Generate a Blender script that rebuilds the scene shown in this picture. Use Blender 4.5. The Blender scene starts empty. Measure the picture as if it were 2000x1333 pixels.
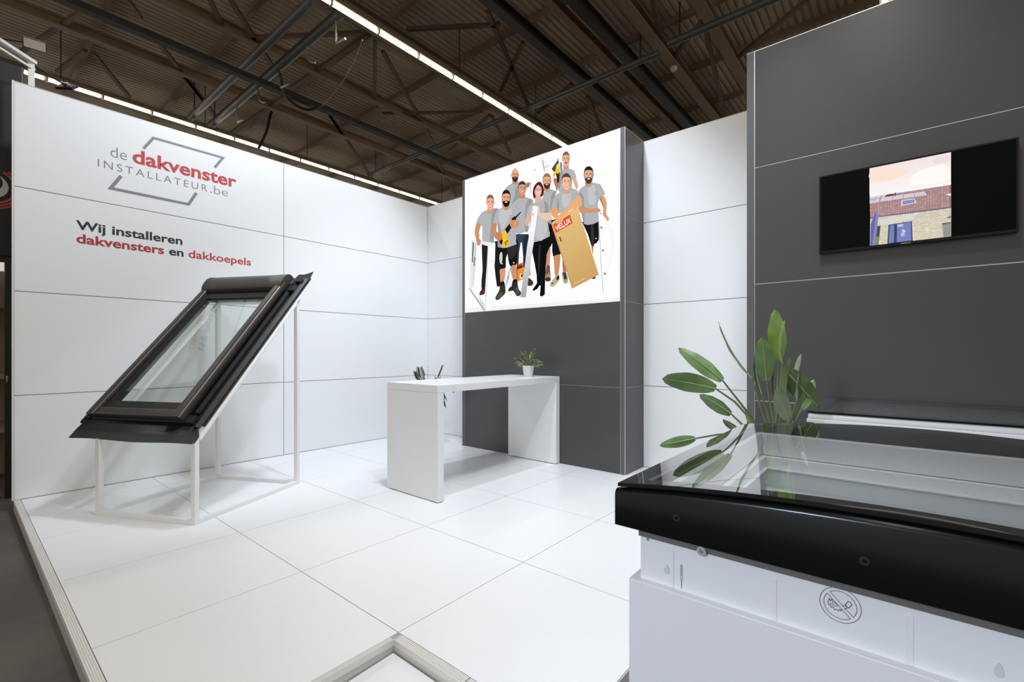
import bpy, math, random
from mathutils import Vector, Matrix

random.seed(7)
SC = bpy.context.scene
COL = SC.collection
R = math.radians

# ------------------------------------------------------------------ camera, world, lights, exposure
cam_d = bpy.data.cameras.new('camera')
cam = bpy.data.objects.new('camera', cam_d)
COL.objects.link(cam)
SC.camera = cam
cam.location = (6.4839, -5.3351, 1.4122)
cam.rotation_euler = (R(90), 0, .6825)
cam_d.sensor_fit = 'HORIZONTAL'
cam_d.sensor_width = 36.0
cam_d.lens = 906.106 / 2000 * 36.0
cam_d.shift_x = -(1018.724 - 1000) / 2000
cam_d.shift_y = (686.53 - 666.5) / 2000
cam_d.clip_end = 300

world = bpy.data.worlds.new('hall_air')
SC.world = world
world.use_nodes = True
wb = world.node_tree.nodes['Background']
wb.inputs[0].default_value = (1.0, .94, .85, 1)
wb.inputs[1].default_value = .62

def spot(name, loc, target, power, size=110, blend=.9, radius=.2, color=(.80, .885, 1.0)):
    d = bpy.data.lights.new(name, 'SPOT')
    d.energy = power
    d.spot_size = R(size)
    d.spot_blend = blend
    d.shadow_soft_size = radius
    d.color = color
    o = bpy.data.objects.new(name, d)
    COL.objects.link(o)
    o.location = loc
    o.rotation_euler = (Vector(target) - Vector(loc)).to_track_quat('-Z', 'Y').to_euler()
    return o

# booth floodlights: four on the lighting truss above the stand, one behind the visitor
spot('booth_spotlight', (2.60, -2.6, 6.0), (-1.0, -3.1, 1.8), 490, 86, .5)
spot('booth_spotlight', (3.75, -2.6, 6.0), (2.3, -.2, .9), 470, 90, .6)
spot('booth_spotlight', (5.75, -3.5, 5.9), (3.2, -1.5, .4), 430, 84, .6)
spot('booth_spotlight', (6.2, -3.0, 6.0), (6.3, -2.0, 1.6), 360, 72, .7)
spot('booth_spotlight', (5.4, -9.6, 3.3), (6.5, -4.2, .45), 690, 35, color=(.62, .76, 1.0))

SC.view_settings.view_transform = 'Standard'
SC.view_settings.look = 'None'
SC.view_settings.exposure = 0.0
SC.view_settings.gamma = 1.0
SC.view_settings.use_curve_mapping = False

# ------------------------------------------------------------------ materials
def lin(c):
    return tuple((v / 255 / 12.92) if v / 255 <= .04045 else ((v / 255 + .055) / 1.055) ** 2.4 for v in c)

def mat(name, color, rough=.5, metal=0.0, spec=.5, noise=None, bump=None, coat=0.0, emit=None):
    m = bpy.data.materials.new(name)
    m.use_nodes = True
    nt = m.node_tree
    b = nt.nodes['Principled BSDF']
    b.inputs['Base Color'].default_value = (*color, 1)
    b.inputs['Roughness'].default_value = rough
    b.inputs['Metallic'].default_value = metal
    b.inputs['Specular IOR Level'].default_value = spec
    b.inputs['Coat Weight'].default_value = coat
    if emit:
        b.inputs['Emission Color'].default_value = (*emit[0], 1)
        b.inputs['Emission Strength'].default_value = emit[1]
    if noise:
        scale, amount, second = noise
        tc = nt.nodes.new('ShaderNodeTexCoord')
        n = nt.nodes.new('ShaderNodeTexNoise')
        n.inputs['Scale'].default_value = scale
        n.inputs['Detail'].default_value = 6
        mx = nt.nodes.new('ShaderNodeMix')
        mx.data_type = 'RGBA'
        mx.inputs['A'].default_value = (*color, 1)
        mx.inputs['B'].default_value = (*second, 1)
        mr = nt.nodes.new('ShaderNodeMapRange')
        mr.inputs['From Min'].default_value = .35
        mr.inputs['From Max'].default_value = .7
        mr.inputs['To Max'].default_value = amount
        nt.links.new(tc.outputs['Object'], n.inputs['Vector'])
        nt.links.new(n.outputs['Fac'], mr.inputs['Value'])
        nt.links.new(mr.outputs['Result'], mx.inputs['Factor'])
        nt.links.new(mx.outputs['Result'], b.inputs['Base Color'])
    if bump:
        tc = nt.nodes.new('ShaderNodeTexCoord')
        n = nt.nodes.new('ShaderNodeTexNoise')
        n.inputs['Scale'].default_value = bump[0]
        n.inputs['Detail'].default_value = 4
        bp = nt.nodes.new('ShaderNodeBump')
        bp.inputs['Strength'].default_value = bump[1]
        bp.inputs['Distance'].default_value = .01
        nt.links.new(tc.outputs['Object'], n.inputs['Vector'])
        nt.links.new(n.outputs['Fac'], bp.inputs['Height'])
        nt.links.new(bp.outputs['Normal'], b.inputs['Normal'])
    return m

def glass_mat(name, tint=(1, 1, 1), ior=1.5, faces=2, rough=0.0):
    """thin pane: mirror-like by Fresnel, else clear"""
    m = bpy.data.materials.new(name)
    m.use_nodes = True
    nt = m.node_tree
    nt.nodes.clear()
    out = nt.nodes.new('ShaderNodeOutputMaterial')
    # Schlick's approximation of Fresnel, the same from both sides of the pane
    geo = nt.nodes.new('ShaderNodeNewGeometry')
    dot = nt.nodes.new('ShaderNodeVectorMath')
    dot.operation = 'DOT_PRODUCT'
    nt.links.new(geo.outputs['Normal'], dot.inputs[0])
    nt.links.new(geo.outputs['Incoming'], dot.inputs[1])
    def math_node(op, a, b=None):
        n_ = nt.nodes.new('ShaderNodeMath')
        n_.operation = op
        for i_, v_ in enumerate((a, b)):
            if v_ is None:
                continue
            if isinstance(v_, (int, float)):
                n_.inputs[i_].default_value = v_
            else:
                nt.links.new(v_, n_.inputs[i_])
        return n_.outputs[0]
    f0 = ((ior - 1) / (ior + 1)) ** 2
    co = math_node('ABSOLUTE', dot.outputs['Value'])
    p5 = math_node('POWER', math_node('SUBTRACT', 1.0, co), 5.0)
    one = math_node('ADD', math_node('MULTIPLY', p5, 1 - f0), f0)
    fac = math_node('SUBTRACT', 1.0, math_node('POWER', math_node('SUBTRACT', 1.0, one), float(faces)))   # several glass faces in one pane
    tr = nt.nodes.new('ShaderNodeBsdfTransparent')
    tr.inputs['Color'].default_value = (*tint, 1)
    gl = nt.nodes.new('ShaderNodeBsdfGlossy')
    gl.inputs['Roughness'].default_value = rough
    mx = nt.nodes.new('ShaderNodeMixShader')
    nt.links.new(fac, mx.inputs[0])
    nt.links.new(tr.outputs[0], mx.inputs[1])
    nt.links.new(gl.outputs[0], mx.inputs[2])
    nt.links.new(mx.outputs[0], out.inputs[0])
    return m

def print_mat(name, strength):
    """backlit print / screen: the picture's own colours give off light"""
    m = bpy.data.materials.new(name)
    m.use_nodes = True
    nt = m.node_tree
    nt.nodes.clear()
    out = nt.nodes.new('ShaderNodeOutputMaterial')
    at = nt.nodes.new('ShaderNodeAttribute')
    at.attribute_name = 'ink'
    em = nt.nodes.new('ShaderNodeEmission')
    em.inputs['Strength'].default_value = strength
    nt.links.new(at.outputs['Color'], em.inputs['Color'])
    nt.links.new(em.outputs[0], out.inputs[0])
    return m

def leaf_mat(name, c1, c2, scale=7.0):
    m = bpy.data.materials.new(name)
    m.use_nodes = True
    nt = m.node_tree
    b = nt.nodes['Principled BSDF']
    b.inputs['Roughness'].default_value = .38
    tc = nt.nodes.new('ShaderNodeTexCoord')
    nz = nt.nodes.new('ShaderNodeTexNoise')
    nz.inputs['Scale'].default_value = scale
    nz.inputs['Detail'].default_value = 5
    mr = nt.nodes.new('ShaderNodeMapRange')
    mr.inputs['From Min'].default_value = .38
    mr.inputs['From Max'].default_value = .62
    mx = nt.nodes.new('ShaderNodeMix')
    mx.data_type = 'RGBA'
    mx.inputs['A'].default_value = (*c1, 1)
    mx.inputs['B'].default_value = (*c2, 1)
    nt.links.new(tc.outputs['Object'], nz.inputs['Vector'])
    nt.links.new(nz.outputs['Fac'], mr.inputs['Value'])
    nt.links.new(mr.outputs['Result'], mx.inputs['Factor'])
    nt.links.new(mx.outputs['Result'], b.inputs['Base Color'])
    return m

M = {}
M['white'] = mat('white_laminate', (.83, .84, .85), .38, spec=.4)
M['white_floor'] = mat('white_floor_laminate', (.86, .865, .875), .30, spec=.45, noise=(1.3, .25, (.83, .83, .83)))
M['joint'] = mat('aluminium_joint', (.30, .31, .32), .45, .6)
M['joint_floor'] = mat('floor_joint', (.42, .43, .42), .6)
M['alu'] = mat('aluminium', (.62, .62, .62), .35, .85)
M['alu_matt'] = mat('anodised_aluminium', (.80, .79, .76), .42, .15)
M['dark'] = mat('dark_grey_laminate', (.063, .062, .064), .30, spec=.52, noise=(.9, .25, (.056, .054, .055)))
M['dark_edge'] = mat('dark_grey_profile', (.10, .10, .105), .38, spec=.5)
M['concrete'] = mat('hall_concrete', (.115, .10, .088), .75, noise=(2.2, .8, (.055, .05, .046)), bump=(9, .25))
M['riser'] = mat('stage_riser', (.68, .67, .64), .5)
M['roof'] = mat('brown_roof_sheet', (.62, .52, .40), .65, noise=(.35, .8, (.44, .36, .275)))
M['beam'] = mat('brown_steel', (.27, .185, .115), .6, noise=(.5, .6, (.18, .12, .08)))
M['beam_dark'] = mat('black_brown_steel', (.022, .021, .021), .5)
M['brace'] = mat('dark_brown_steel', (.13, .082, .056), .6)
M['pipe'] = mat('grey_pipe', (.085, .09, .09), .4, .2)
M['pipe_light'] = mat('galvanised_hook', (.30, .29, .27), .4, .6)
M['cable'] = mat('black_cable', (.01, .01, .01), .6)
M['tube'] = mat('fluorescent_tube', (1, 1, 1), .5, emit=((1.0, .90, .72), 9.0))
M['tube'].cycles.emission_sampling = 'NONE'   # the strip's own area lamp does the lighting
M['tray'] = mat('lamp_housing', (.20, .17, .13), .5)
M['black_gloss'] = mat('black_lacquer', (.004, .005, .005), .20, spec=.28)
M['black_matt'] = mat('black_plastic', (.010, .010, .011), .5)
M['enamel'] = mat('black_enamelled_glass', (.006, .006, .007), .02, spec=1.0, coat=1.0)
M['enamel'].node_tree.nodes['Principled BSDF'].inputs['Coat Roughness'].default_value = .02
M['bronze'] = mat('dark_bronze_cladding', (.068, .060, .054), .33, .35, spec=.5)
M['bronze_dark'] = mat('dark_flashing', (.030, .028, .027), .42, .2)
M['rubber'] = mat('black_rubber', (.012, .012, .013), .7)
M['stand'] = mat('white_powder_coat', (.82, .82, .81), .42)
M['pvc'] = mat('white_pvc', (.84, .85, .86), .30, spec=.5)
M['taupe'] = mat('taupe_seal', (.16, .14, .12), .6)
M['mark'] = mat('grey_print', (.06, .06, .075), .6)
M['groove'] = mat('moulded_groove', (.66, .67, .70), .5)
M['clear'] = mat('clear_plastic', (.45, .46, .48), .15)
M['pane'] = glass_mat('clear_pane', (.93, .965, .945), 1.5, 1.5)
M['pane_dome'] = glass_mat('curved_pane', (.99, .995, .99), 1.5, 1.8)
M['pane_low'] = glass_mat('inner_pane', (.97, .985, .975), 1.4, 1)
M['red'] = mat('red_lettering', lin((190, 62, 62)), .55)
M['red_dark'] = mat('deep_red_lettering', lin((172, 52, 54)), .55)
M['grey_l'] = mat('grey_lettering', lin((138, 139, 144)), .55)
M['grey_m'] = mat('mid_grey_lettering', lin((132, 133, 138)), .55)
M['black_l'] = mat('black_lettering', lin((38, 40, 46)), .55)
M['print'] = print_mat('lightbox_print', 1.06)
M['screen'] = print_mat('screen_picture', 1.02)
M['screen_off'] = mat('black_screen', (.004, .0045, .005), .3, spec=.04)
M['pot'] = mat('white_pot', (.80, .80, .79), .35)
M['soil'] = mat('potting_soil', (.03, .022, .016), .9, bump=(60, .6))
M['pot_grey'] = mat('grey_planter', (.20, .20, .20), .6)
M['leaf0'] = leaf_mat('leaf_green', (.12, .22, .075), (.22, .34, .13))
M['leaf1'] = leaf_mat('leaf_dark_green', (.065, .115, .045), (.12, .19, .08))
M['leaf2'] = leaf_mat('leaf_bright_green', (.22, .38, .07), (.34, .52, .14))
M['leaf3'] = leaf_mat('leaf_pale_underside', (.20, .26, .17), (.36, .42, .32))
M['stem'] = mat('leaf_stem', (.16, .20, .09), .5)
M['midrib'] = mat('pale_midrib', (.30, .38, .17), .5)
M['calathea'] = leaf_mat('patterned_leaf', (.035, .055, .028), (.26, .32, .13), 60)
M['calathea_red'] = mat('red_leaf_underside', (.09, .03, .03), .5)
M['palm'] = leaf_mat('palm_green', (.10, .13, .05), (.18, .20, .09), 20)
M['banner'] = mat('black_banner', (.012, .012, .013), .45)
M['banner_red'] = mat('red_banner_print', (.50, .07, .06), .6)
M['banner_white'] = mat('white_banner_print', (.62, .60, .57), .6)
M['wood'] = mat('shelf_wood', (.30, .22, .14), .6)
M['flood'] = mat('floodlight_face', (.55, .47, .36), .4)

# ------------------------------------------------------------------ mesh helpers
class MB:
    def __init__(self):
        self.v, self.f, self.s = [], [], []

    def add(self, verts, faces, smooth=False):
        o = len(self.v)
        self.v += [Vector(p) for p in verts]
        self.f += [[i + o for i in f] for f in faces]
        self.s += [smooth] * len(faces)
        return self

    def box(self, x0, x1, y0, y1, z0, z1):
        return self.frame_box(Vector((x0, y0, z0)), Vector((x1 - x0, 0, 0)), Vector((0, y1 - y0, 0)), Vector((0, 0, z1 - z0)))

    def frame_box(self, o, a, b, c):
        o, a, b, c = Vector(o), Vector(a), Vector(b), Vector(c)
        p = [o, o + a, o + a + b, o + b, o + c, o + a + c, o + a + b + c, o + b + c]
        fs = [(0, 3, 2, 1), (4, 5, 6, 7), (0, 1, 5, 4), (1, 2, 6, 5), (2, 3, 7, 6), (3, 0, 4, 7)]
        if a.cross(b).dot(c) < 0:
            fs = [f[::-1] for f in fs]
        return self.add(p, fs)

    def bar(self, p, q, w, h, up=(0, 0, 1)):
        p, q = Vector(p), Vector(q)
        d = (q - p).normalized()
        up = Vector(up)
        s = d.cross(up)
        if s.length < 1e-4:
            s = d.cross(Vector((1, 0, 0)))
        s.normalize()
        t = s.cross(d)
        return self.frame_box(p - s * w / 2 - t * h / 2, q - p, s * w, t * h)

    def tube(self, path, r, n=8, cap=True):
        path = [Vector(p) for p in path]
        rr = r if isinstance(r, (list, tuple)) else [r] * len(path)
        t = (path[1] - path[0]).normalized()
        u = t.cross(Vector((0, 0, 1)))
        if u.length < 1e-3:
            u = t.cross(Vector((1, 0, 0)))
        u.normalize()
        vs, fs = [], []
        for i, p in enumerate(path):
            d = (path[min(i + 1, len(path) - 1)] - path[max(i - 1, 0)]).normalized()
            u = (u - d * u.dot(d)).normalized()
            w = d.cross(u)
            vs += [p + (u * math.cos(2 * math.pi * k / n) + w * math.sin(2 * math.pi * k / n)) * rr[i] for k in range(n)]
        for i in range(len(path) - 1):
            for k in range(n):
                a, b = i * n + k, i * n + (k + 1) % n
                fs.append((a, b, b + n, a + n))
        self.add(vs, fs, True)
        if cap:
            m = len(path) - 1
            self.add(vs[:n], [tuple(range(n))[::-1]])
            self.add(vs[m * n:], [tuple(range(n))])
        return self

    def lathe(self, prof, c, n=24):
        c = Vector(c)
        vs, fs = [], []
        for r, z in prof:
            vs += [c + Vector((r * math.cos(2 * math.pi * k / n), r * math.sin(2 * math.pi * k / n), z)) for k in range(n)]
        for i in range(len(prof) - 1):
            for k in range(n):
                a, b = i * n + k, i * n + (k + 1) % n
                fs.append((a, b, b + n, a + n))
        return self.add(vs, fs, True)

    def prism(self, poly, o, a, b, c):
        """2-D outline poly in axes a,b from o, pushed along c"""
        o, a, b, c = Vector(o), Vector(a), Vector(b), Vector(c)
        n = len(poly)
        lo = [o + a * x + b * y for x, y in poly]
        hi = [p + c for p in lo]
        fs = [tuple(range(n))[::-1], tuple(range(n, 2 * n))]
        fs += [(i, (i + 1) % n, (i + 1) % n + n, i + n) for i in range(n)]
        area = sum(poly[i][0] * poly[(i + 1) % n][1] - poly[(i + 1) % n][0] * poly[i][1] for i in range(n))
        if (area > 0) != (a.cross(b).dot(c) > 0):
            fs = [f[::-1] for f in fs]
        return self.add(lo + hi, fs)

    def grid(self, pts, smooth=True, close=False):
        """pts[i][j] surface"""
        n, m = len(pts), len(pts[0])
        vs = [p for row in pts for p in row]
        fs = [(i * m + j, i * m + (j + 1) % m, (i + 1) * m + (j + 1) % m, (i + 1) * m + j) for i in range(n - 1) for j in range(m if close else m - 1)]
        return self.add(vs, fs, smooth)

    def build(self, name, material, parent=None, bevel=0.0, seg=2):
        me = bpy.data.meshes.new(name)
        off = Vector(parent_loc(parent)) if parent else Vector((0, 0, 0))
        me.from_pydata([p - off for p in self.v], [], self.f)
        me.polygons.foreach_set('use_smooth', self.s)
        me.materials.append(M[material] if isinstance(material, str) else material)
        me.update()
        o = bpy.data.objects.new(name, me)
        COL.objects.link(o)
        if parent:
            o.parent = parent
        if bevel:
            md = o.modifiers.new('edge', 'BEVEL')
            md.width = bevel
            md.segments = seg
            md.limit_method = 'ANGLE'
            md.harden_normals = False
        return o

def parent_loc(p):
    l = Vector((0, 0, 0))
    while p:
        l += p.location
        p = p.parent
    return l

def rebase(o, loc):
    """put a mesh object's origin at loc without moving it"""
    d = Vector(loc) - o.location
    o.data.transform(Matrix.Translation(-d))
    o.location = loc
    return o

def thing(name, loc, label, cat, group=None):
    o = bpy.data.objects.new(name, None)
    o.empty_display_size = .1
    COL.objects.link(o)
    o.location = loc
    return tag(o, label, cat, group)

def tag(o, label, cat, group=None):
    o['label'] = label
    o['category'] = cat
    if group:
        o['group'] = group
    return o

def structure(o, label=None):
    o['kind'] = 'structure'
    if label:
        o['label'] = label
    return o

def setting(name, loc=(0, 0, 0), label=None):
    o = bpy.data.objects.new(name, None)
    COL.objects.link(o)
    o.location = loc
    return structure(o, label)

def instance(o, loc, parent=None):
    c = o.copy()
    COL.objects.link(c)
    c.location = loc
    if parent:
        c.parent = parent
    return c

def arc(n, a0, a1):
    return [R(a0 + (a1 - a0) * i / (n - 1)) for i in range(n)]

def art(name, material, shapes, Y, parent, step=.00004):
    """flat picture of coloured patches on the plane y = Y facing -y"""
    off = parent_loc(parent)
    vs, fs, cs = [], [], []
    k = 0
    def patch(col, pts):
        nonlocal k
        o = len(vs)
        area = sum(pts[i][0] * pts[(i + 1) % len(pts)][1] - pts[(i + 1) % len(pts)][0] * pts[i][1] for i in range(len(pts)))
        if area < 0:
            pts = pts[::-1]
        vs.extend(Vector((x, Y - k * step, z)) - off for x, z in pts)
        fs.append(list(range(o, o + len(pts))))
        cs.append(lin(col))
    for s in shapes:
        if s[0] == 'G':
            _, col, (a, b, c, d), rows, cols, fu, fv, stag = s
            def at(u, v):
                p = Vector(a).lerp(Vector(b), u)
                q = Vector(d).lerp(Vector(c), u)
                return tuple(p.lerp(q, v))
            for r in range(rows):
                for q in range(cols):
                    u0 = (q + (.5 if stag and r % 2 else 0)) / (cols + .5)
                    u1 = u0 + fu / (cols + .5)
                    v0, v1 = r / rows, (r + fv) / rows
                    j = random.uniform(-13, 13)
                    patch(tuple(max(0, min(255, c_ + j)) for c_ in col), [at(u0, v0), at(u1, v0), at(u1, v1), at(u0, v1)])
            k += 1
            continue
        sm, col, pts = s
        if sm:
            n = len(pts)
            out = []
            for i in range(n):
                p0, p1, p2, p3 = (Vector(pts[(i + d) % n]) for d in (-1, 0, 1, 2))
                for t in (0, .25, .5, .75):
                    q = .5 * ((2 * p1) + (p2 - p0) * t + (2 * p0 - 5 * p1 + 4 * p2 - p3) * t * t + (3 * p1 - p0 - 3 * p2 + p3) * t ** 3)
                    out.append((q.x, q.y))
            pts = out
        patch(col, list(pts))
        k += 1
    me = bpy.data.meshes.new(name)
    me.from_pydata(vs, [], fs)
    a = me.attributes.new('ink', 'FLOAT_COLOR', 'FACE')
    for i, c in enumerate(cs):
        a.data[i].color = (*c, 1)
    me.materials.append(material)
    o = bpy.data.objects.new(name, me)
    COL.objects.link(o)
    o.parent = parent
    return o

def lettering(name, body, material, parent, origin, right, up, width, height, weight=0.0, spacing=1.0, depth=.0012, ascender=.682, split=True):
    """text as a flat mesh: fits width (m) and ascender height (m), origin = baseline start"""
    cu = bpy.data.curves.new(name, 'FONT')
    cu.body = body
    cu.size = 1.0
    cu.offset = weight
    cu.space_character = spacing
    cu.resolution_u = 5
    tmp = bpy.data.objects.new(name, cu)
    COL.objects.link(tmp)
    bpy.context.view_layer.update()
    me = bpy.data.meshes.new_from_object(tmp.evaluated_get(bpy.context.evaluated_depsgraph_get()))
    bpy.data.objects.remove(tmp)
    bpy.data.curves.remove(cu)
    xs = [v.co.x for v in me.vertices]
    x0, x1 = min(xs), max(xs)
    right, up = Vector(right), Vector(up)
    n = right.cross(up)
    off = parent_loc(parent) if parent else Vector((0, 0, 0))
    for v in me.vertices:
        v.co = Vector(origin) + right * ((v.co.x - x0) / (x1 - x0) * width) + up * (v.co.y / ascender * height) + n * depth - off
    if not split:
        me.materials.clear()
        me.materials.append(M[material])
        me.name = name
        o = bpy.data.objects.new(name, me)
        COL.objects.link(o)
        if parent:
            o.parent = parent
        return o
    # one object for each letter: islands whose extents overlap along the line (dots over i and j) stay together
    n_ = len(me.vertices)
    par = list(range(n_))
    def find(i):
        while par[i] != i:
            par[i] = par[par[i]]
            i = par[i]
        return i
    for p in me.polygons:
        vs = list(p.vertices)
        for q in vs[1:]:
            par[find(q)] = find(vs[0])
    isl = {}
    for p in me.polygons:
        isl.setdefault(find(p.vertices[0]), []).append(p.index)
    ext = []
    for fs in isl.values():
        t_ = [(me.vertices[v].co).dot(right) for f in fs for v in me.polygons[f].vertices]
        ext.append([min(t_), max(t_), fs])
    ext.sort(key=lambda e: e[0])
    groups = []
    for e in ext:
        for g_ in groups:
            ov = min(g_[1], e[1]) - max(g_[0], e[0])
            if ov > .5 * min(g_[1] - g_[0], e[1] - e[0]):
                g_[0], g_[1] = min(g_[0], e[0]), max(g_[1], e[1])
                g_[2] = g_[2] + e[2]
                break
        else:
            groups.append(list(e))
    for g_ in groups:
        ids = sorted({v for f in g_[2] for v in me.polygons[f].vertices})
        mp = {v: i for i, v in enumerate(ids)}
        m2 = bpy.data.meshes.new('letter')
        m2.from_pydata([me.vertices[v].co.copy() for v in ids], [], [[mp[v] for v in me.polygons[f].vertices] for f in g_[2]])
        m2.materials.append(M[material])
        o = bpy.data.objects.new('letter', m2)
        COL.objects.link(o)
        o.parent = parent
    return None

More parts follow.
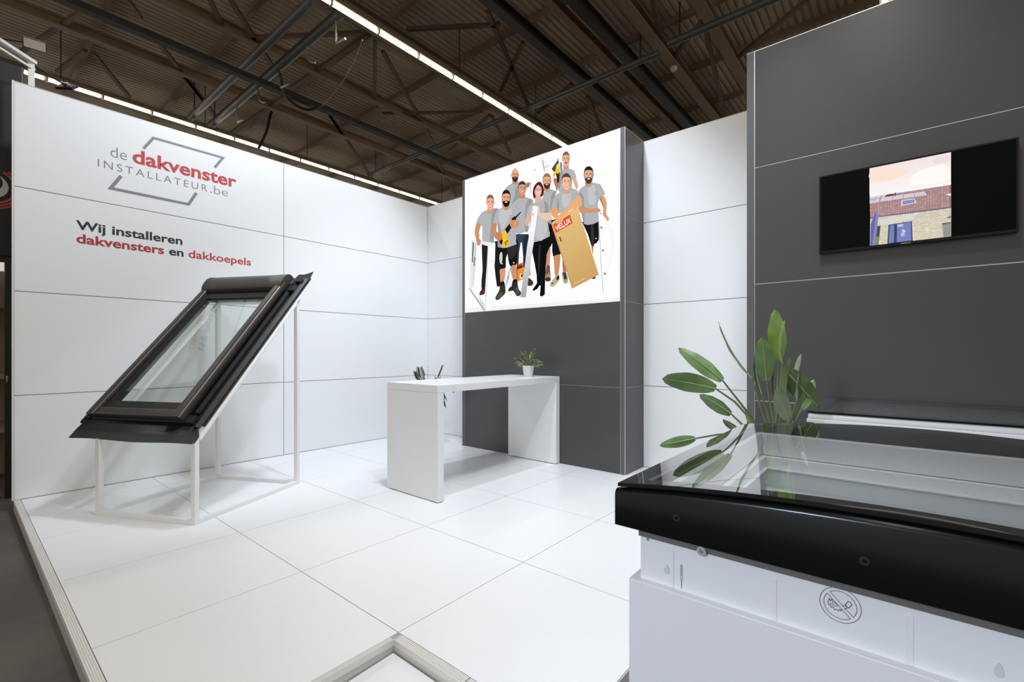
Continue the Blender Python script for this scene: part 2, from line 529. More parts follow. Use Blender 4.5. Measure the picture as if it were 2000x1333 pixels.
PRINT = [(0,(206,208,212),[(2.879,3.917),(2.902,3.915),(2.948,3.721),(2.93,3.718)]),
(0,(150,152,156),[(2.906,3.888),(2.916,3.887),(2.946,3.744),(2.937,3.743)]),
(0,(60,60,64),[(2.79,3.793),(2.79,3.791),(2.788,3.788),(2.786,3.787),(2.783,3.787),(2.78,3.788),(2.777,3.789),(2.775,3.792),(2.774,3.795),(2.773,3.798),(2.774,3.8),(2.775,3.802),(2.777,3.804),(2.78,3.804),(2.783,3.803),(2.786,3.802),(2.788,3.799),(2.79,3.796)]),
(0,(60,60,64),[(2.963,3.786),(2.962,3.783),(2.961,3.781),(2.959,3.78),(2.956,3.779),(2.953,3.78),(2.95,3.782),(2.948,3.784),(2.947,3.787),(2.946,3.79),(2.947,3.792),(2.948,3.794),(2.95,3.796),(2.953,3.796),(2.956,3.795),(2.959,3.794),(2.961,3.791),(2.962,3.788)]),
(0,(60,60,64),[(2.995,3.791),(2.994,3.788),(2.993,3.786),(2.991,3.785),(2.988,3.785),(2.985,3.785),(2.982,3.787),(2.98,3.789),(2.979,3.792),(2.978,3.795),(2.979,3.798),(2.98,3.8),(2.982,3.801),(2.985,3.801),(2.988,3.801),(2.991,3.799),(2.993,3.797),(2.994,3.794)]),
(0,(168,118,92),[(2.635,3.655),(2.705,3.649),(2.688,3.593),(2.64,3.585)]),
(0,(215,217,221),[(2.705,3.643),(2.734,3.633),(2.708,3.498),(2.679,3.458)]),
(1,(224,172,138),[(2.205,3.509),(2.268,3.528),(2.268,3.433),(2.21,3.428)]),
(0,(176,178,181),[(2.258,3.654),(2.311,3.69),(2.394,3.71),(2.465,3.698),(2.526,3.7),(2.575,3.673),(2.575,3.372),(2.373,3.416),(2.268,3.449),(2.226,3.569)]),
(1,(150,152,156),[(2.455,3.63),(2.536,3.682),(2.556,3.376),(2.394,3.412),(2.435,3.525)]),
(0,(190,140,108),[(2.478,3.72),(2.476,3.706),(2.469,3.696),(2.459,3.689),(2.447,3.687),(2.434,3.69),(2.421,3.698),(2.411,3.709),(2.404,3.723),(2.402,3.737),(2.404,3.751),(2.411,3.762),(2.421,3.768),(2.434,3.77),(2.447,3.767),(2.459,3.759),(2.469,3.748),(2.476,3.734)]),
(1,(190,140,108),[(2.405,3.764),(2.48,3.747),(2.488,3.686),(2.443,3.678),(2.397,3.707)]),
(0,(190,140,108),[(2.388,3.817),(2.388,3.811),(2.386,3.807),(2.384,3.803),(2.381,3.802),(2.378,3.803),(2.375,3.805),(2.372,3.81),(2.371,3.815),(2.37,3.821),(2.371,3.827),(2.372,3.831),(2.375,3.834),(2.378,3.836),(2.381,3.835),(2.384,3.832),(2.386,3.828),(2.388,3.823)]),
(0,(190,140,108),[(2.514,3.787),(2.514,3.781),(2.512,3.776),(2.51,3.773),(2.507,3.772),(2.504,3.773),(2.501,3.775),(2.499,3.78),(2.497,3.785),(2.497,3.791),(2.497,3.796),(2.499,3.801),(2.501,3.804),(2.504,3.805),(2.507,3.805),(2.51,3.802),(2.512,3.798),(2.514,3.792)]),
(1,(222,163,126),[(2.384,3.847),(2.397,3.878),(2.443,3.903),(2.488,3.855),(2.5,3.819),(2.498,3.772),(2.48,3.732),(2.443,3.719),(2.405,3.749),(2.386,3.799)]),
(0,(237,174,134),[(2.484,3.853),(2.482,3.843),(2.476,3.836),(2.467,3.831),(2.455,3.831),(2.443,3.834),(2.431,3.84),(2.422,3.849),(2.416,3.859),(2.414,3.87),(2.416,3.88),(2.422,3.887),(2.431,3.891),(2.443,3.892),(2.455,3.889),(2.467,3.882),(2.476,3.873),(2.482,3.863)]),
(0,(190,140,108),[(2.499,3.779),(2.499,3.764),(2.497,3.751),(2.494,3.742),(2.49,3.738),(2.486,3.739),(2.482,3.745),(2.479,3.755),(2.477,3.769),(2.477,3.784),(2.477,3.799),(2.479,3.812),(2.482,3.821),(2.486,3.826),(2.49,3.825),(2.494,3.819),(2.497,3.808),(2.499,3.794)]),
(1,(60,40,32),[(2.384,3.818),(2.397,3.785),(2.425,3.788),(2.443,3.78),(2.46,3.78),(2.488,3.763),(2.5,3.79),(2.495,3.743),(2.468,3.713),(2.443,3.713),(2.417,3.725),(2.389,3.768)]),
(0,(62,46,40),[(2.428,3.818),(2.428,3.817),(2.426,3.816),(2.423,3.816),(2.42,3.816),(2.417,3.817),(2.414,3.818),(2.411,3.82),(2.41,3.821),(2.409,3.823),(2.41,3.824),(2.411,3.825),(2.414,3.825),(2.417,3.825),(2.42,3.824),(2.423,3.823),(2.426,3.821),(2.428,3.82)]),
(0,(111,81,63),[(2.434,3.83),(2.433,3.829),(2.43,3.828),(2.426,3.828),(2.421,3.829),(2.415,3.83),(2.409,3.831),(2.405,3.833),(2.402,3.835),(2.401,3.836),(2.402,3.837),(2.405,3.837),(2.409,3.837),(2.414,3.837),(2.42,3.836),(2.425,3.834),(2.43,3.833),(2.433,3.831)]),
(0,(62,46,40),[(2.476,3.807),(2.476,3.805),(2.474,3.805),(2.471,3.804),(2.468,3.805),(2.465,3.805),(2.462,3.807),(2.459,3.808),(2.458,3.81),(2.457,3.811),(2.458,3.813),(2.459,3.813),(2.462,3.814),(2.465,3.813),(2.468,3.813),(2.471,3.811),(2.474,3.81),(2.476,3.808)]),
(0,(111,81,63),[(2.484,3.816),(2.483,3.815),(2.48,3.815),(2.476,3.815),(2.47,3.817),(2.465,3.818),(2.46,3.82),(2.455,3.822),(2.452,3.824),(2.452,3.825),(2.453,3.826),(2.456,3.826),(2.46,3.826),(2.465,3.825),(2.471,3.823),(2.476,3.821),(2.481,3.819),(2.483,3.817)]),
(1,(190,140,108),[(2.441,3.812),(2.45,3.787),(2.445,3.783),(2.433,3.789)]),
(0,(150,74,66),[(2.468,3.76),(2.466,3.757),(2.462,3.755),(2.455,3.755),(2.447,3.756),(2.438,3.758),(2.43,3.761),(2.423,3.764),(2.419,3.768),(2.417,3.772),(2.419,3.775),(2.423,3.776),(2.43,3.777),(2.438,3.776),(2.447,3.774),(2.455,3.771),(2.462,3.767),(2.466,3.763)]),
(1,(184,120,84),[(3.076,3.608),(3.162,3.58),(3.157,3.511),(3.134,3.438),(3.112,3.488)]),
(0,(176,178,181),[(3.186,3.685),(3.241,3.696),(3.309,3.683),(3.385,3.638),(3.427,3.542),(3.361,3.525),(3.357,3.385),(3.162,3.424),(3.15,3.513),(3.174,3.614)]),
(1,(150,152,156),[(3.186,3.685),(3.221,3.644),(3.196,3.535),(3.162,3.428),(3.15,3.513),(3.174,3.614)]),
(1,(224,172,138),[(3.371,3.531),(3.415,3.531),(3.442,3.455),(3.44,3.403),(3.409,3.414),(3.385,3.475)]),
(0,(66,70,76),[(3.051,3.742),(3.102,3.789),(3.144,3.831),(3.162,3.806),(3.157,3.733),(3.112,3.687),(3.076,3.7)]),
(0,(150,152,156),[(3.134,3.846),(3.152,3.846),(3.162,3.814),(3.14,3.812)]),
(1,(138,140,144),[(3.18,3.784),(3.201,3.788),(3.214,3.744),(3.211,3.687),(3.184,3.686)]),
(0,(236,190,40),[(3.127,3.774),(3.157,3.783),(3.174,3.729),(3.18,3.613),(3.142,3.605),(3.117,3.652),(3.071,3.614),(3.069,3.664),(3.102,3.689)]),
(0,(40,40,42),[(3.112,3.67),(3.152,3.652),(3.177,3.671),(3.167,3.542),(3.137,3.54),(3.132,3.599)]),
(0,(250,240,200),[(3.137,3.763),(3.152,3.763),(3.154,3.718),(3.134,3.723)]),
(0,(197,152,127),[(3.299,3.713),(3.297,3.699),(3.292,3.688),(3.283,3.68),(3.273,3.678),(3.262,3.681),(3.252,3.688),(3.244,3.7),(3.238,3.714),(3.236,3.729),(3.238,3.743),(3.244,3.754),(3.252,3.762),(3.262,3.764),(3.273,3.761),(3.283,3.753),(3.292,3.742),(3.297,3.728)]),
(1,(197,152,127),[(3.239,3.757),(3.301,3.741),(3.308,3.679),(3.27,3.668),(3.232,3.697)]),
(0,(197,152,127),[(3.224,3.811),(3.224,3.805),(3.223,3.8),(3.221,3.797),(3.218,3.795),(3.216,3.796),(3.213,3.799),(3.211,3.803),(3.21,3.809),(3.21,3.815),(3.21,3.821),(3.211,3.825),(3.213,3.829),(3.216,3.83),(3.218,3.83),(3.221,3.827),(3.223,3.822),(3.224,3.817)]),
(0,(197,152,127),[(3.329,3.784),(3.329,3.778),(3.328,3.773),(3.326,3.77),(3.323,3.768),(3.321,3.769),(3.318,3.772),(3.316,3.776),(3.315,3.781),(3.315,3.787),(3.315,3.793),(3.316,3.798),(3.318,3.801),(3.321,3.803),(3.323,3.802),(3.326,3.799),(3.328,3.795),(3.329,3.79)]),
(0,(128,98,76),[(3.325,3.815),(3.322,3.791),(3.312,3.772),(3.298,3.759),(3.28,3.755),(3.26,3.76),(3.242,3.774),(3.227,3.794),(3.217,3.819),(3.214,3.845),(3.217,3.869),(3.227,3.888),(3.242,3.9),(3.26,3.904),(3.28,3.899),(3.298,3.885),(3.312,3.865),(3.322,3.841)]),
(1,(230,177,148),[(3.221,3.842),(3.232,3.861),(3.27,3.859),(3.308,3.841),(3.318,3.817),(3.316,3.768),(3.301,3.726),(3.27,3.711),(3.239,3.741),(3.223,3.792)]),
(0,(197,152,127),[(3.317,3.775),(3.316,3.76),(3.315,3.746),(3.312,3.737),(3.309,3.732),(3.306,3.733),(3.303,3.739),(3.3,3.75),(3.299,3.764),(3.298,3.78),(3.299,3.796),(3.3,3.809),(3.303,3.819),(3.306,3.823),(3.309,3.823),(3.312,3.816),(3.315,3.805),(3.316,3.791)]),
(0,(62,46,40),[(3.258,3.814),(3.257,3.812),(3.256,3.812),(3.254,3.811),(3.251,3.811),(3.248,3.812),(3.246,3.813),(3.244,3.815),(3.242,3.816),(3.242,3.818),(3.242,3.819),(3.244,3.82),(3.246,3.821),(3.248,3.82),(3.251,3.82),(3.254,3.818),(3.256,3.817),(3.257,3.815)]),
(0,(115,88,74),[(3.262,3.826),(3.262,3.825),(3.259,3.824),(3.256,3.824),(3.251,3.825),(3.247,3.826),(3.242,3.827),(3.239,3.828),(3.236,3.83),(3.235,3.831),(3.236,3.832),(3.238,3.833),(3.242,3.833),(3.246,3.833),(3.251,3.832),(3.255,3.83),(3.259,3.829),(3.262,3.827)]),
(0,(62,46,40),[(3.298,3.803),(3.297,3.802),(3.296,3.801),(3.294,3.801),(3.291,3.801),(3.288,3.802),(3.286,3.803),(3.284,3.804),(3.282,3.806),(3.282,3.807),(3.282,3.809),(3.284,3.81),(3.286,3.81),(3.288,3.81),(3.291,3.809),(3.294,3.808),(3.296,3.807),(3.297,3.805)]),
(0,(115,88,74),[(3.304,3.813),(3.303,3.812),(3.301,3.812),(3.297,3.812),(3.293,3.813),(3.288,3.815),(3.284,3.817),(3.28,3.819),(3.278,3.821),(3.277,3.822),(3.278,3.823),(3.281,3.823),(3.284,3.823),(3.289,3.822),(3.293,3.82),(3.298,3.818),(3.301,3.816),(3.304,3.815)]),
(1,(197,152,127),[(3.268,3.807),(3.276,3.782),(3.272,3.778),(3.261,3.784)]),
(0,(150,74,66),[(3.291,3.754),(3.29,3.751),(3.286,3.749),(3.28,3.749),(3.274,3.749),(3.266,3.751),(3.259,3.754),(3.254,3.758),(3.25,3.761),(3.249,3.765),(3.25,3.768),(3.254,3.77),(3.259,3.771),(3.266,3.77),(3.274,3.768),(3.28,3.765),(3.286,3.762),(3.29,3.758)]),
(0,(52,62,78),[(2.435,3.005),(2.679,2.966),(2.674,2.905),(2.654,2.816),(2.625,2.636),(2.595,2.393),(2.574,2.396),(2.584,2.672),(2.562,2.868),(2.542,2.875),(2.514,2.743),(2.489,2.342),(2.465,2.344),(2.475,2.749)]),
(1,(36,42,54),[(2.595,2.917),(2.679,2.95),(2.654,2.816),(2.625,2.636),(2.595,2.393),(2.585,2.394),(2.595,2.671)]),
(1,(62,54,46),[(2.664,2.39),(2.741,2.341),(2.755,2.309),(2.737,2.282),(2.664,2.286)]),
(0,(176,178,181),[(2.352,3.384),(2.445,3.46),(2.536,3.484),(2.635,3.467),(2.741,3.415),(2.756,3.381),(2.722,3.312),(2.674,3.215),(2.679,3.03),(2.595,2.998),(2.516,2.991),(2.435,3.024),(2.414,3.262)]),
(1,(150,152,156),[(2.654,3.417),(2.756,3.385),(2.674,3.215),(2.679,3.03),(2.625,3.008),(2.615,3.225)]),
(0,(189,135,104),[(2.606,3.502),(2.604,3.488),(2.597,3.476),(2.587,3.469),(2.575,3.466),(2.561,3.469),(2.549,3.477),(2.539,3.489),(2.532,3.503),(2.53,3.519),(2.532,3.533),(2.539,3.544),(2.549,3.552),(2.561,3.554),(2.575,3.551),(2.587,3.544),(2.597,3.532),(2.604,3.517)]),
(1,(189,135,104),[(2.533,3.548),(2.608,3.531),(2.616,3.467),(2.571,3.457),(2.525,3.486)]),
(0,(189,135,104),[(2.516,3.602),(2.515,3.596),(2.514,3.591),(2.511,3.588),(2.508,3.587),(2.505,3.587),(2.502,3.59),(2.5,3.594),(2.498,3.6),(2.498,3.606),(2.498,3.612),(2.5,3.617),(2.502,3.621),(2.505,3.622),(2.508,3.622),(2.511,3.619),(2.514,3.614),(2.515,3.609)]),
(0,(189,135,104),[(2.643,3.574),(2.642,3.568),(2.641,3.564),(2.638,3.56),(2.635,3.559),(2.632,3.559),(2.629,3.562),(2.627,3.566),(2.626,3.572),(2.625,3.578),(2.626,3.584),(2.627,3.589),(2.629,3.592),(2.632,3.594),(2.635,3.593),(2.638,3.591),(2.641,3.586),(2.642,3.58)]),
(0,(66,52,44),[(2.638,3.607),(2.634,3.582),(2.622,3.562),(2.604,3.55),(2.582,3.546),(2.559,3.551),(2.537,3.564),(2.519,3.585),(2.507,3.61),(2.503,3.637),(2.507,3.662),(2.519,3.681),(2.537,3.694),(2.559,3.698),(2.582,3.692),(2.604,3.678),(2.622,3.658),(2.634,3.633)]),
(1,(220,158,122),[(2.512,3.634),(2.525,3.653),(2.571,3.651),(2.616,3.633),(2.629,3.608),(2.626,3.558),(2.608,3.515),(2.571,3.5),(2.533,3.531),(2.515,3.583)]),
(0,(189,135,104),[(2.628,3.566),(2.627,3.55),(2.625,3.536),(2.622,3.527),(2.618,3.522),(2.614,3.523),(2.611,3.529),(2.607,3.54),(2.606,3.555),(2.605,3.571),(2.606,3.587),(2.607,3.601),(2.611,3.61),(2.614,3.615),(2.618,3.614),(2.622,3.608),(2.625,3.597),(2.627,3.582)]),
(0,(62,46,40),[(2.556,3.605),(2.555,3.604),(2.554,3.603),(2.551,3.603),(2.548,3.603),(2.545,3.603),(2.542,3.605),(2.539,3.606),(2.537,3.608),(2.537,3.61),(2.537,3.611),(2.539,3.612),(2.542,3.612),(2.545,3.612),(2.548,3.611),(2.551,3.61),(2.554,3.609),(2.555,3.607)]),
(0,(110,79,61),[(2.562,3.618),(2.561,3.617),(2.558,3.616),(2.554,3.616),(2.548,3.616),(2.543,3.617),(2.537,3.619),(2.533,3.62),(2.53,3.622),(2.529,3.623),(2.529,3.624),(2.532,3.625),(2.537,3.625),(2.542,3.624),(2.548,3.624),(2.553,3.622),(2.558,3.621),(2.561,3.619)]),
(0,(62,46,40),[(2.604,3.595),(2.604,3.593),(2.602,3.592),(2.599,3.592),(2.596,3.592),(2.593,3.593),(2.59,3.594),(2.587,3.596),(2.586,3.597),(2.585,3.599),(2.586,3.6),(2.587,3.601),(2.59,3.601),(2.593,3.601),(2.596,3.601),(2.599,3.599),(2.602,3.598),(2.604,3.596)]),
(0,(110,79,61),[(2.612,3.605),(2.611,3.604),(2.608,3.603),(2.604,3.604),(2.599,3.605),(2.593,3.606),(2.588,3.608),(2.583,3.61),(2.58,3.612),(2.58,3.614),(2.581,3.615),(2.584,3.615),(2.588,3.614),(2.593,3.613),(2.599,3.612),(2.604,3.61),(2.609,3.608),(2.611,3.606)]),
(1,(189,135,104),[(2.568,3.599),(2.579,3.573),(2.574,3.568),(2.561,3.575)]),
(0,(150,74,66),[(2.596,3.545),(2.594,3.542),(2.59,3.54),(2.583,3.539),(2.575,3.539),(2.566,3.541),(2.558,3.544),(2.551,3.548),(2.547,3.552),(2.545,3.556),(2.547,3.559),(2.551,3.561),(2.558,3.561),(2.566,3.561),(2.575,3.559),(2.583,3.556),(2.59,3.552),(2.594,3.548)]),
(0,(246,240,236),[(2.591,3.548),(2.59,3.546),(2.586,3.545),(2.581,3.545),(2.574,3.545),(2.567,3.547),(2.56,3.549),(2.555,3.552),(2.551,3.554),(2.55,3.556),(2.551,3.558),(2.555,3.559),(2.56,3.559),(2.567,3.559),(2.574,3.557),(2.581,3.555),(2.586,3.552),(2.59,3.55)]),
(0,(22,22,24),[(2.976,3.085),(3.137,3.085),(3.155,2.806),(3.012,2.827)]),
(0,(22,22,24),[(2.957,2.921),(3.084,2.901),(3.068,2.808),(3.032,2.739),(2.983,2.731),(2.957,2.758)]),
(1,(200,148,116),[(2.983,2.74),(3.032,2.744),(3.028,2.601),(3.014,2.514),(2.968,2.518),(2.957,2.587)]),
(0,(120,82,56),[(2.968,2.519),(3.021,2.517),(3.034,2.387),(3.03,2.317),(2.994,2.308),(2.957,2.32),(2.955,2.432)]),
(0,(196,136,78),[(2.966,2.386),(3.012,2.426),(3.03,2.358),(2.976,2.352)]),
(1,(60,48,44),[(2.957,2.357),(3.032,2.354),(3.03,2.313),(2.994,2.308),(2.957,2.319)]),
(0,(176,178,181),[(2.902,3.381),(2.93,3.465),(3.03,3.487),(3.128,3.438),(3.084,3.358),(3.053,3.277),(3.048,3.072),(2.976,3.059),(2.939,3.166)]),
(1,(150,152,156),[(3.048,3.395),(3.128,3.437),(3.066,3.289),(3.048,3.072),(3.012,3.067)]),
(0,(196,120,124),[(3.035,3.387),(3.075,3.382),(3.075,3.379),(3.035,3.384)]),
(0,(196,120,124),[(3.035,3.38),(3.075,3.376),(3.075,3.373),(3.035,3.378)]),
(0,(196,120,124),[(3.035,3.374),(3.075,3.369),(3.075,3.366),(3.035,3.371)]),
(0,(197,147,117),[(3.012,3.506),(3.01,3.491),(3.004,3.48),(2.994,3.472),(2.981,3.47),(2.968,3.472),(2.956,3.48),(2.946,3.492),(2.939,3.507),(2.937,3.522),(2.939,3.537),(2.946,3.549),(2.956,3.556),(2.968,3.558),(2.981,3.556),(2.994,3.548),(3.004,3.536),(3.01,3.521)]),
(1,(197,147,117),[(2.94,3.552),(3.015,3.535),(3.023,3.47),(2.977,3.46),(2.931,3.49)]),
(0,(197,147,117),[(2.923,3.607),(2.922,3.601),(2.921,3.596),(2.918,3.593),(2.915,3.591),(2.912,3.592),(2.909,3.595),(2.907,3.599),(2.905,3.605),(2.905,3.611),(2.905,3.618),(2.907,3.623),(2.909,3.626),(2.912,3.627),(2.915,3.627),(2.918,3.624),(2.921,3.619),(2.922,3.614)]),
(0,(197,147,117),[(3.049,3.578),(3.048,3.572),(3.047,3.567),(3.044,3.564),(3.041,3.563),(3.038,3.563),(3.036,3.566),(3.033,3.57),(3.032,3.576),(3.031,3.582),(3.032,3.588),(3.033,3.593),(3.036,3.597),(3.038,3.598),(3.041,3.597),(3.044,3.595),(3.047,3.59),(3.048,3.585)]),
(0,(150,112,74),[(3.044,3.611),(3.04,3.586),(3.028,3.566),(3.011,3.554),(2.989,3.55),(2.966,3.555),(2.944,3.569),(2.926,3.59),(2.914,3.615),(2.91,3.642),(2.914,3.667),(2.926,3.687),(2.944,3.7),(2.966,3.704),(2.989,3.698),(3.011,3.684),(3.028,3.663),(3.04,3.638)]),
(1,(230,171,137),[(2.919,3.64),(2.931,3.659),(2.977,3.656),(3.023,3.638),(3.035,3.613),(3.033,3.562),(3.015,3.519),(2.977,3.504),(2.94,3.536),(2.921,3.587)]),
(0,(197,147,117),[(3.034,3.57),(3.033,3.554),(3.031,3.54),(3.028,3.53),(3.024,3.525),(3.021,3.526),(3.017,3.533),(3.014,3.544),(3.012,3.559),(3.011,3.575),(3.012,3.591),(3.014,3.605),(3.017,3.615),(3.021,3.62),(3.024,3.619),(3.028,3.612),(3.031,3.601),(3.033,3.586)]),
(1,(76,50,34),[(2.919,3.608),(2.931,3.573),(2.96,3.577),(2.977,3.569),(2.995,3.569),(3.023,3.552),(3.035,3.581),(3.03,3.532),(3.003,3.498),(2.977,3.498),(2.952,3.509),(2.924,3.555)]),
(0,(62,46,40),[(2.963,3.61),(2.962,3.609),(2.961,3.608),(2.958,3.607),(2.955,3.608),(2.952,3.608),(2.949,3.61),(2.946,3.611),(2.944,3.613),(2.944,3.614),(2.944,3.616),(2.946,3.617),(2.949,3.617),(2.952,3.617),(2.955,3.616),(2.958,3.615),(2.961,3.613),(2.962,3.612)]),
(0,(115,85,68),[(2.968,3.623),(2.968,3.622),(2.965,3.621),(2.961,3.621),(2.955,3.621),(2.95,3.622),(2.944,3.624),(2.94,3.625),(2.937,3.627),(2.936,3.628),(2.936,3.629),(2.939,3.63),(2.944,3.63),(2.949,3.63),(2.955,3.629),(2.96,3.627),(2.964,3.626),(2.967,3.624)]),
(0,(62,46,40),[(3.011,3.599),(3.01,3.598),(3.008,3.597),(3.006,3.596),(3.003,3.596),(3.0,3.597),(2.997,3.598),(2.994,3.6),(2.992,3.602),(2.992,3.603),(2.992,3.605),(2.994,3.606),(2.997,3.606),(3.0,3.606),(3.003,3.605),(3.006,3.604),(3.008,3.602),(3.01,3.601)]),
(0,(115,85,68),[(3.019,3.609),(3.018,3.608),(3.015,3.608),(3.01,3.608),(3.005,3.609),(2.999,3.611),(2.994,3.613),(2.99,3.615),(2.987,3.617),(2.986,3.618),(2.987,3.619),(2.99,3.62),(2.995,3.619),(3.0,3.618),(3.006,3.616),(3.011,3.614),(3.015,3.612),(3.018,3.61)]),
(1,(197,147,117),[(2.975,3.603),(2.985,3.577),(2.98,3.572),(2.967,3.579)]),
(0,(150,74,66),[(3.002,3.548),(3.001,3.545),(2.997,3.543),(2.99,3.543),(2.982,3.543),(2.973,3.545),(2.965,3.548),(2.958,3.552),(2.954,3.556),(2.952,3.56),(2.954,3.563),(2.958,3.565),(2.965,3.566),(2.973,3.565),(2.982,3.563),(2.99,3.56),(2.997,3.556),(3.001,3.552)]),
(0,(246,240,236),[(2.997,3.552),(2.996,3.55),(2.993,3.549),(2.987,3.549),(2.981,3.549),(2.974,3.551),(2.967,3.553),(2.962,3.556),(2.958,3.558),(2.957,3.561),(2.958,3.562),(2.962,3.563),(2.967,3.564),(2.974,3.563),(2.981,3.561),(2.987,3.559),(2.993,3.556),(2.996,3.554)]),
(0,(22,22,24),[(3.503,2.982),(3.735,2.948),(3.735,2.73),(3.706,2.698),(3.661,2.682),(3.636,2.663),(3.584,2.82),(3.572,2.844)]),
(1,(48,48,50),[(3.623,2.954),(3.656,2.948),(3.673,2.696),(3.64,2.671)]),
(0,(210,170,90),[(3.686,2.76),(3.711,2.755),(3.709,2.743),(3.684,2.75)]),
(0,(190,120,84),[(3.633,2.658),(3.658,2.669),(3.66,2.581),(3.652,2.574)]),
(1,(50,48,48),[(3.64,2.288),(3.692,2.297),(3.688,2.279),(3.656,2.273)]),
(0,(205,208,212),[(3.73,2.949),(3.748,2.946),(3.749,2.736),(3.738,2.73)]),
(0,(176,178,181),[(3.449,3.365),(3.497,3.402),(3.557,3.421),(3.656,3.425),(3.753,3.384),(3.792,3.314),(3.822,3.252),(3.749,3.214),(3.724,3.166),(3.733,2.948),(3.661,2.93),(3.58,2.932),(3.531,2.952),(3.497,3.085),(3.488,3.198)]),
(1,(150,152,156),[(3.46,3.347),(3.516,3.303),(3.534,3.189),(3.534,2.952),(3.497,3.085),(3.488,3.198)]),
(1,(192,194,197),[(3.589,3.382),(3.678,3.377),(3.696,3.187),(3.607,3.174)]),
(0,(200,120,124),[(3.674,3.312),(3.723,3.304),(3.723,3.298),(3.674,3.306)]),
(0,(150,150,160),[(3.674,3.295),(3.723,3.287),(3.723,3.281),(3.674,3.289)]),
(0,(150,150,160),[(3.674,3.278),(3.723,3.27),(3.723,3.264),(3.674,3.272)]),
(1,(216,158,116),[(3.747,3.212),(3.803,3.231),(3.84,3.135),(3.834,3.022),(3.868,2.962),(3.854,2.925),(3.825,2.966),(3.788,3.014),(3.794,3.091)]),
(1,(184,120,84),[(3.747,3.212),(3.766,3.219),(3.805,3.089),(3.797,3.021),(3.788,3.014),(3.794,3.091)]),
(1,(208,146,104),[(3.453,3.181),(3.516,3.162),(3.643,3.116),(3.723,3.109),(3.759,3.071),(3.731,3.055),(3.625,3.073),(3.497,3.091),(3.46,3.124)]),
(0,(194,147,117),[(3.631,3.433),(3.629,3.418),(3.622,3.406),(3.612,3.398),(3.6,3.395),(3.587,3.398),(3.575,3.406),(3.565,3.419),(3.558,3.434),(3.556,3.45),(3.558,3.465),(3.565,3.477),(3.575,3.485),(3.587,3.487),(3.6,3.484),(3.612,3.476),(3.622,3.464),(3.629,3.449)]),
(1,(194,147,117),[(3.559,3.48),(3.633,3.463),(3.641,3.396),(3.596,3.385),(3.551,3.416)]),
(0,(194,147,117),[(3.542,3.538),(3.542,3.532),(3.54,3.526),(3.538,3.523),(3.535,3.521),(3.532,3.522),(3.529,3.525),(3.526,3.53),(3.525,3.536),(3.524,3.542),(3.525,3.548),(3.526,3.554),(3.529,3.557),(3.532,3.559),(3.535,3.558),(3.538,3.555),(3.54,3.55),(3.542,3.544)]),
(0,(194,147,117),[(3.667,3.508),(3.666,3.502),(3.665,3.497),(3.662,3.493),(3.66,3.492),(3.657,3.492),(3.654,3.495),(3.651,3.5),(3.65,3.506),(3.649,3.512),(3.65,3.518),(3.651,3.524),(3.654,3.527),(3.657,3.529),(3.66,3.528),(3.662,3.525),(3.665,3.52),(3.666,3.515)]),
(0,(40,36,36),[(3.662,3.542),(3.658,3.516),(3.646,3.496),(3.629,3.483),(3.608,3.478),(3.585,3.484),(3.563,3.498),(3.545,3.52),(3.534,3.546),(3.529,3.574),(3.534,3.6),(3.545,3.621),(3.563,3.634),(3.585,3.638),(3.608,3.632),(3.629,3.617),(3.646,3.596),(3.658,3.569)]),
(1,(226,171,137),[(3.539,3.571),(3.551,3.591),(3.596,3.589),(3.641,3.569),(3.653,3.544),(3.651,3.491),(3.633,3.446),(3.596,3.431),(3.559,3.463),(3.541,3.517)]),
(0,(194,147,117),[(3.652,3.499),(3.651,3.483),(3.649,3.469),(3.646,3.458),(3.643,3.453),(3.639,3.454),(3.635,3.461),(3.632,3.473),(3.63,3.488),(3.63,3.505),(3.63,3.521),(3.632,3.536),(3.635,3.546),(3.639,3.551),(3.643,3.55),(3.646,3.543),(3.649,3.532),(3.651,3.516)]),
(1,(84,60,48),[(3.539,3.539),(3.551,3.503),(3.579,3.507),(3.596,3.498),(3.613,3.499),(3.641,3.482),(3.653,3.512),(3.648,3.459),(3.621,3.425),(3.596,3.424),(3.571,3.436),(3.543,3.484)]),
(0,(62,46,40),[(3.582,3.541),(3.581,3.539),(3.58,3.538),(3.577,3.538),(3.574,3.538),(3.571,3.539),(3.568,3.54),(3.565,3.542),(3.563,3.544),(3.563,3.545),(3.563,3.547),(3.565,3.548),(3.568,3.548),(3.571,3.548),(3.574,3.547),(3.577,3.546),(3.58,3.544),(3.581,3.543)]),
(0,(113,85,68),[(3.587,3.554),(3.586,3.553),(3.584,3.552),(3.579,3.552),(3.574,3.553),(3.569,3.554),(3.563,3.555),(3.559,3.557),(3.556,3.558),(3.555,3.56),(3.556,3.561),(3.558,3.561),(3.563,3.562),(3.568,3.561),(3.574,3.56),(3.579,3.559),(3.583,3.557),(3.586,3.555)]),
(0,(62,46,40),[(3.629,3.529),(3.628,3.528),(3.627,3.527),(3.624,3.527),(3.621,3.527),(3.618,3.528),(3.615,3.529),(3.613,3.53),(3.611,3.532),(3.61,3.534),(3.611,3.535),(3.613,3.536),(3.615,3.537),(3.618,3.537),(3.621,3.536),(3.624,3.534),(3.627,3.533),(3.628,3.531)]),
(0,(113,85,68),[(3.637,3.54),(3.636,3.539),(3.633,3.539),(3.629,3.539),(3.623,3.54),(3.618,3.542),(3.613,3.544),(3.608,3.546),(3.606,3.548),(3.605,3.55),(3.606,3.551),(3.609,3.551),(3.613,3.55),(3.618,3.549),(3.624,3.547),(3.629,3.545),(3.633,3.543),(3.636,3.541)]),
(1,(194,147,117),[(3.593,3.534),(3.603,3.507),(3.599,3.502),(3.586,3.509)]),
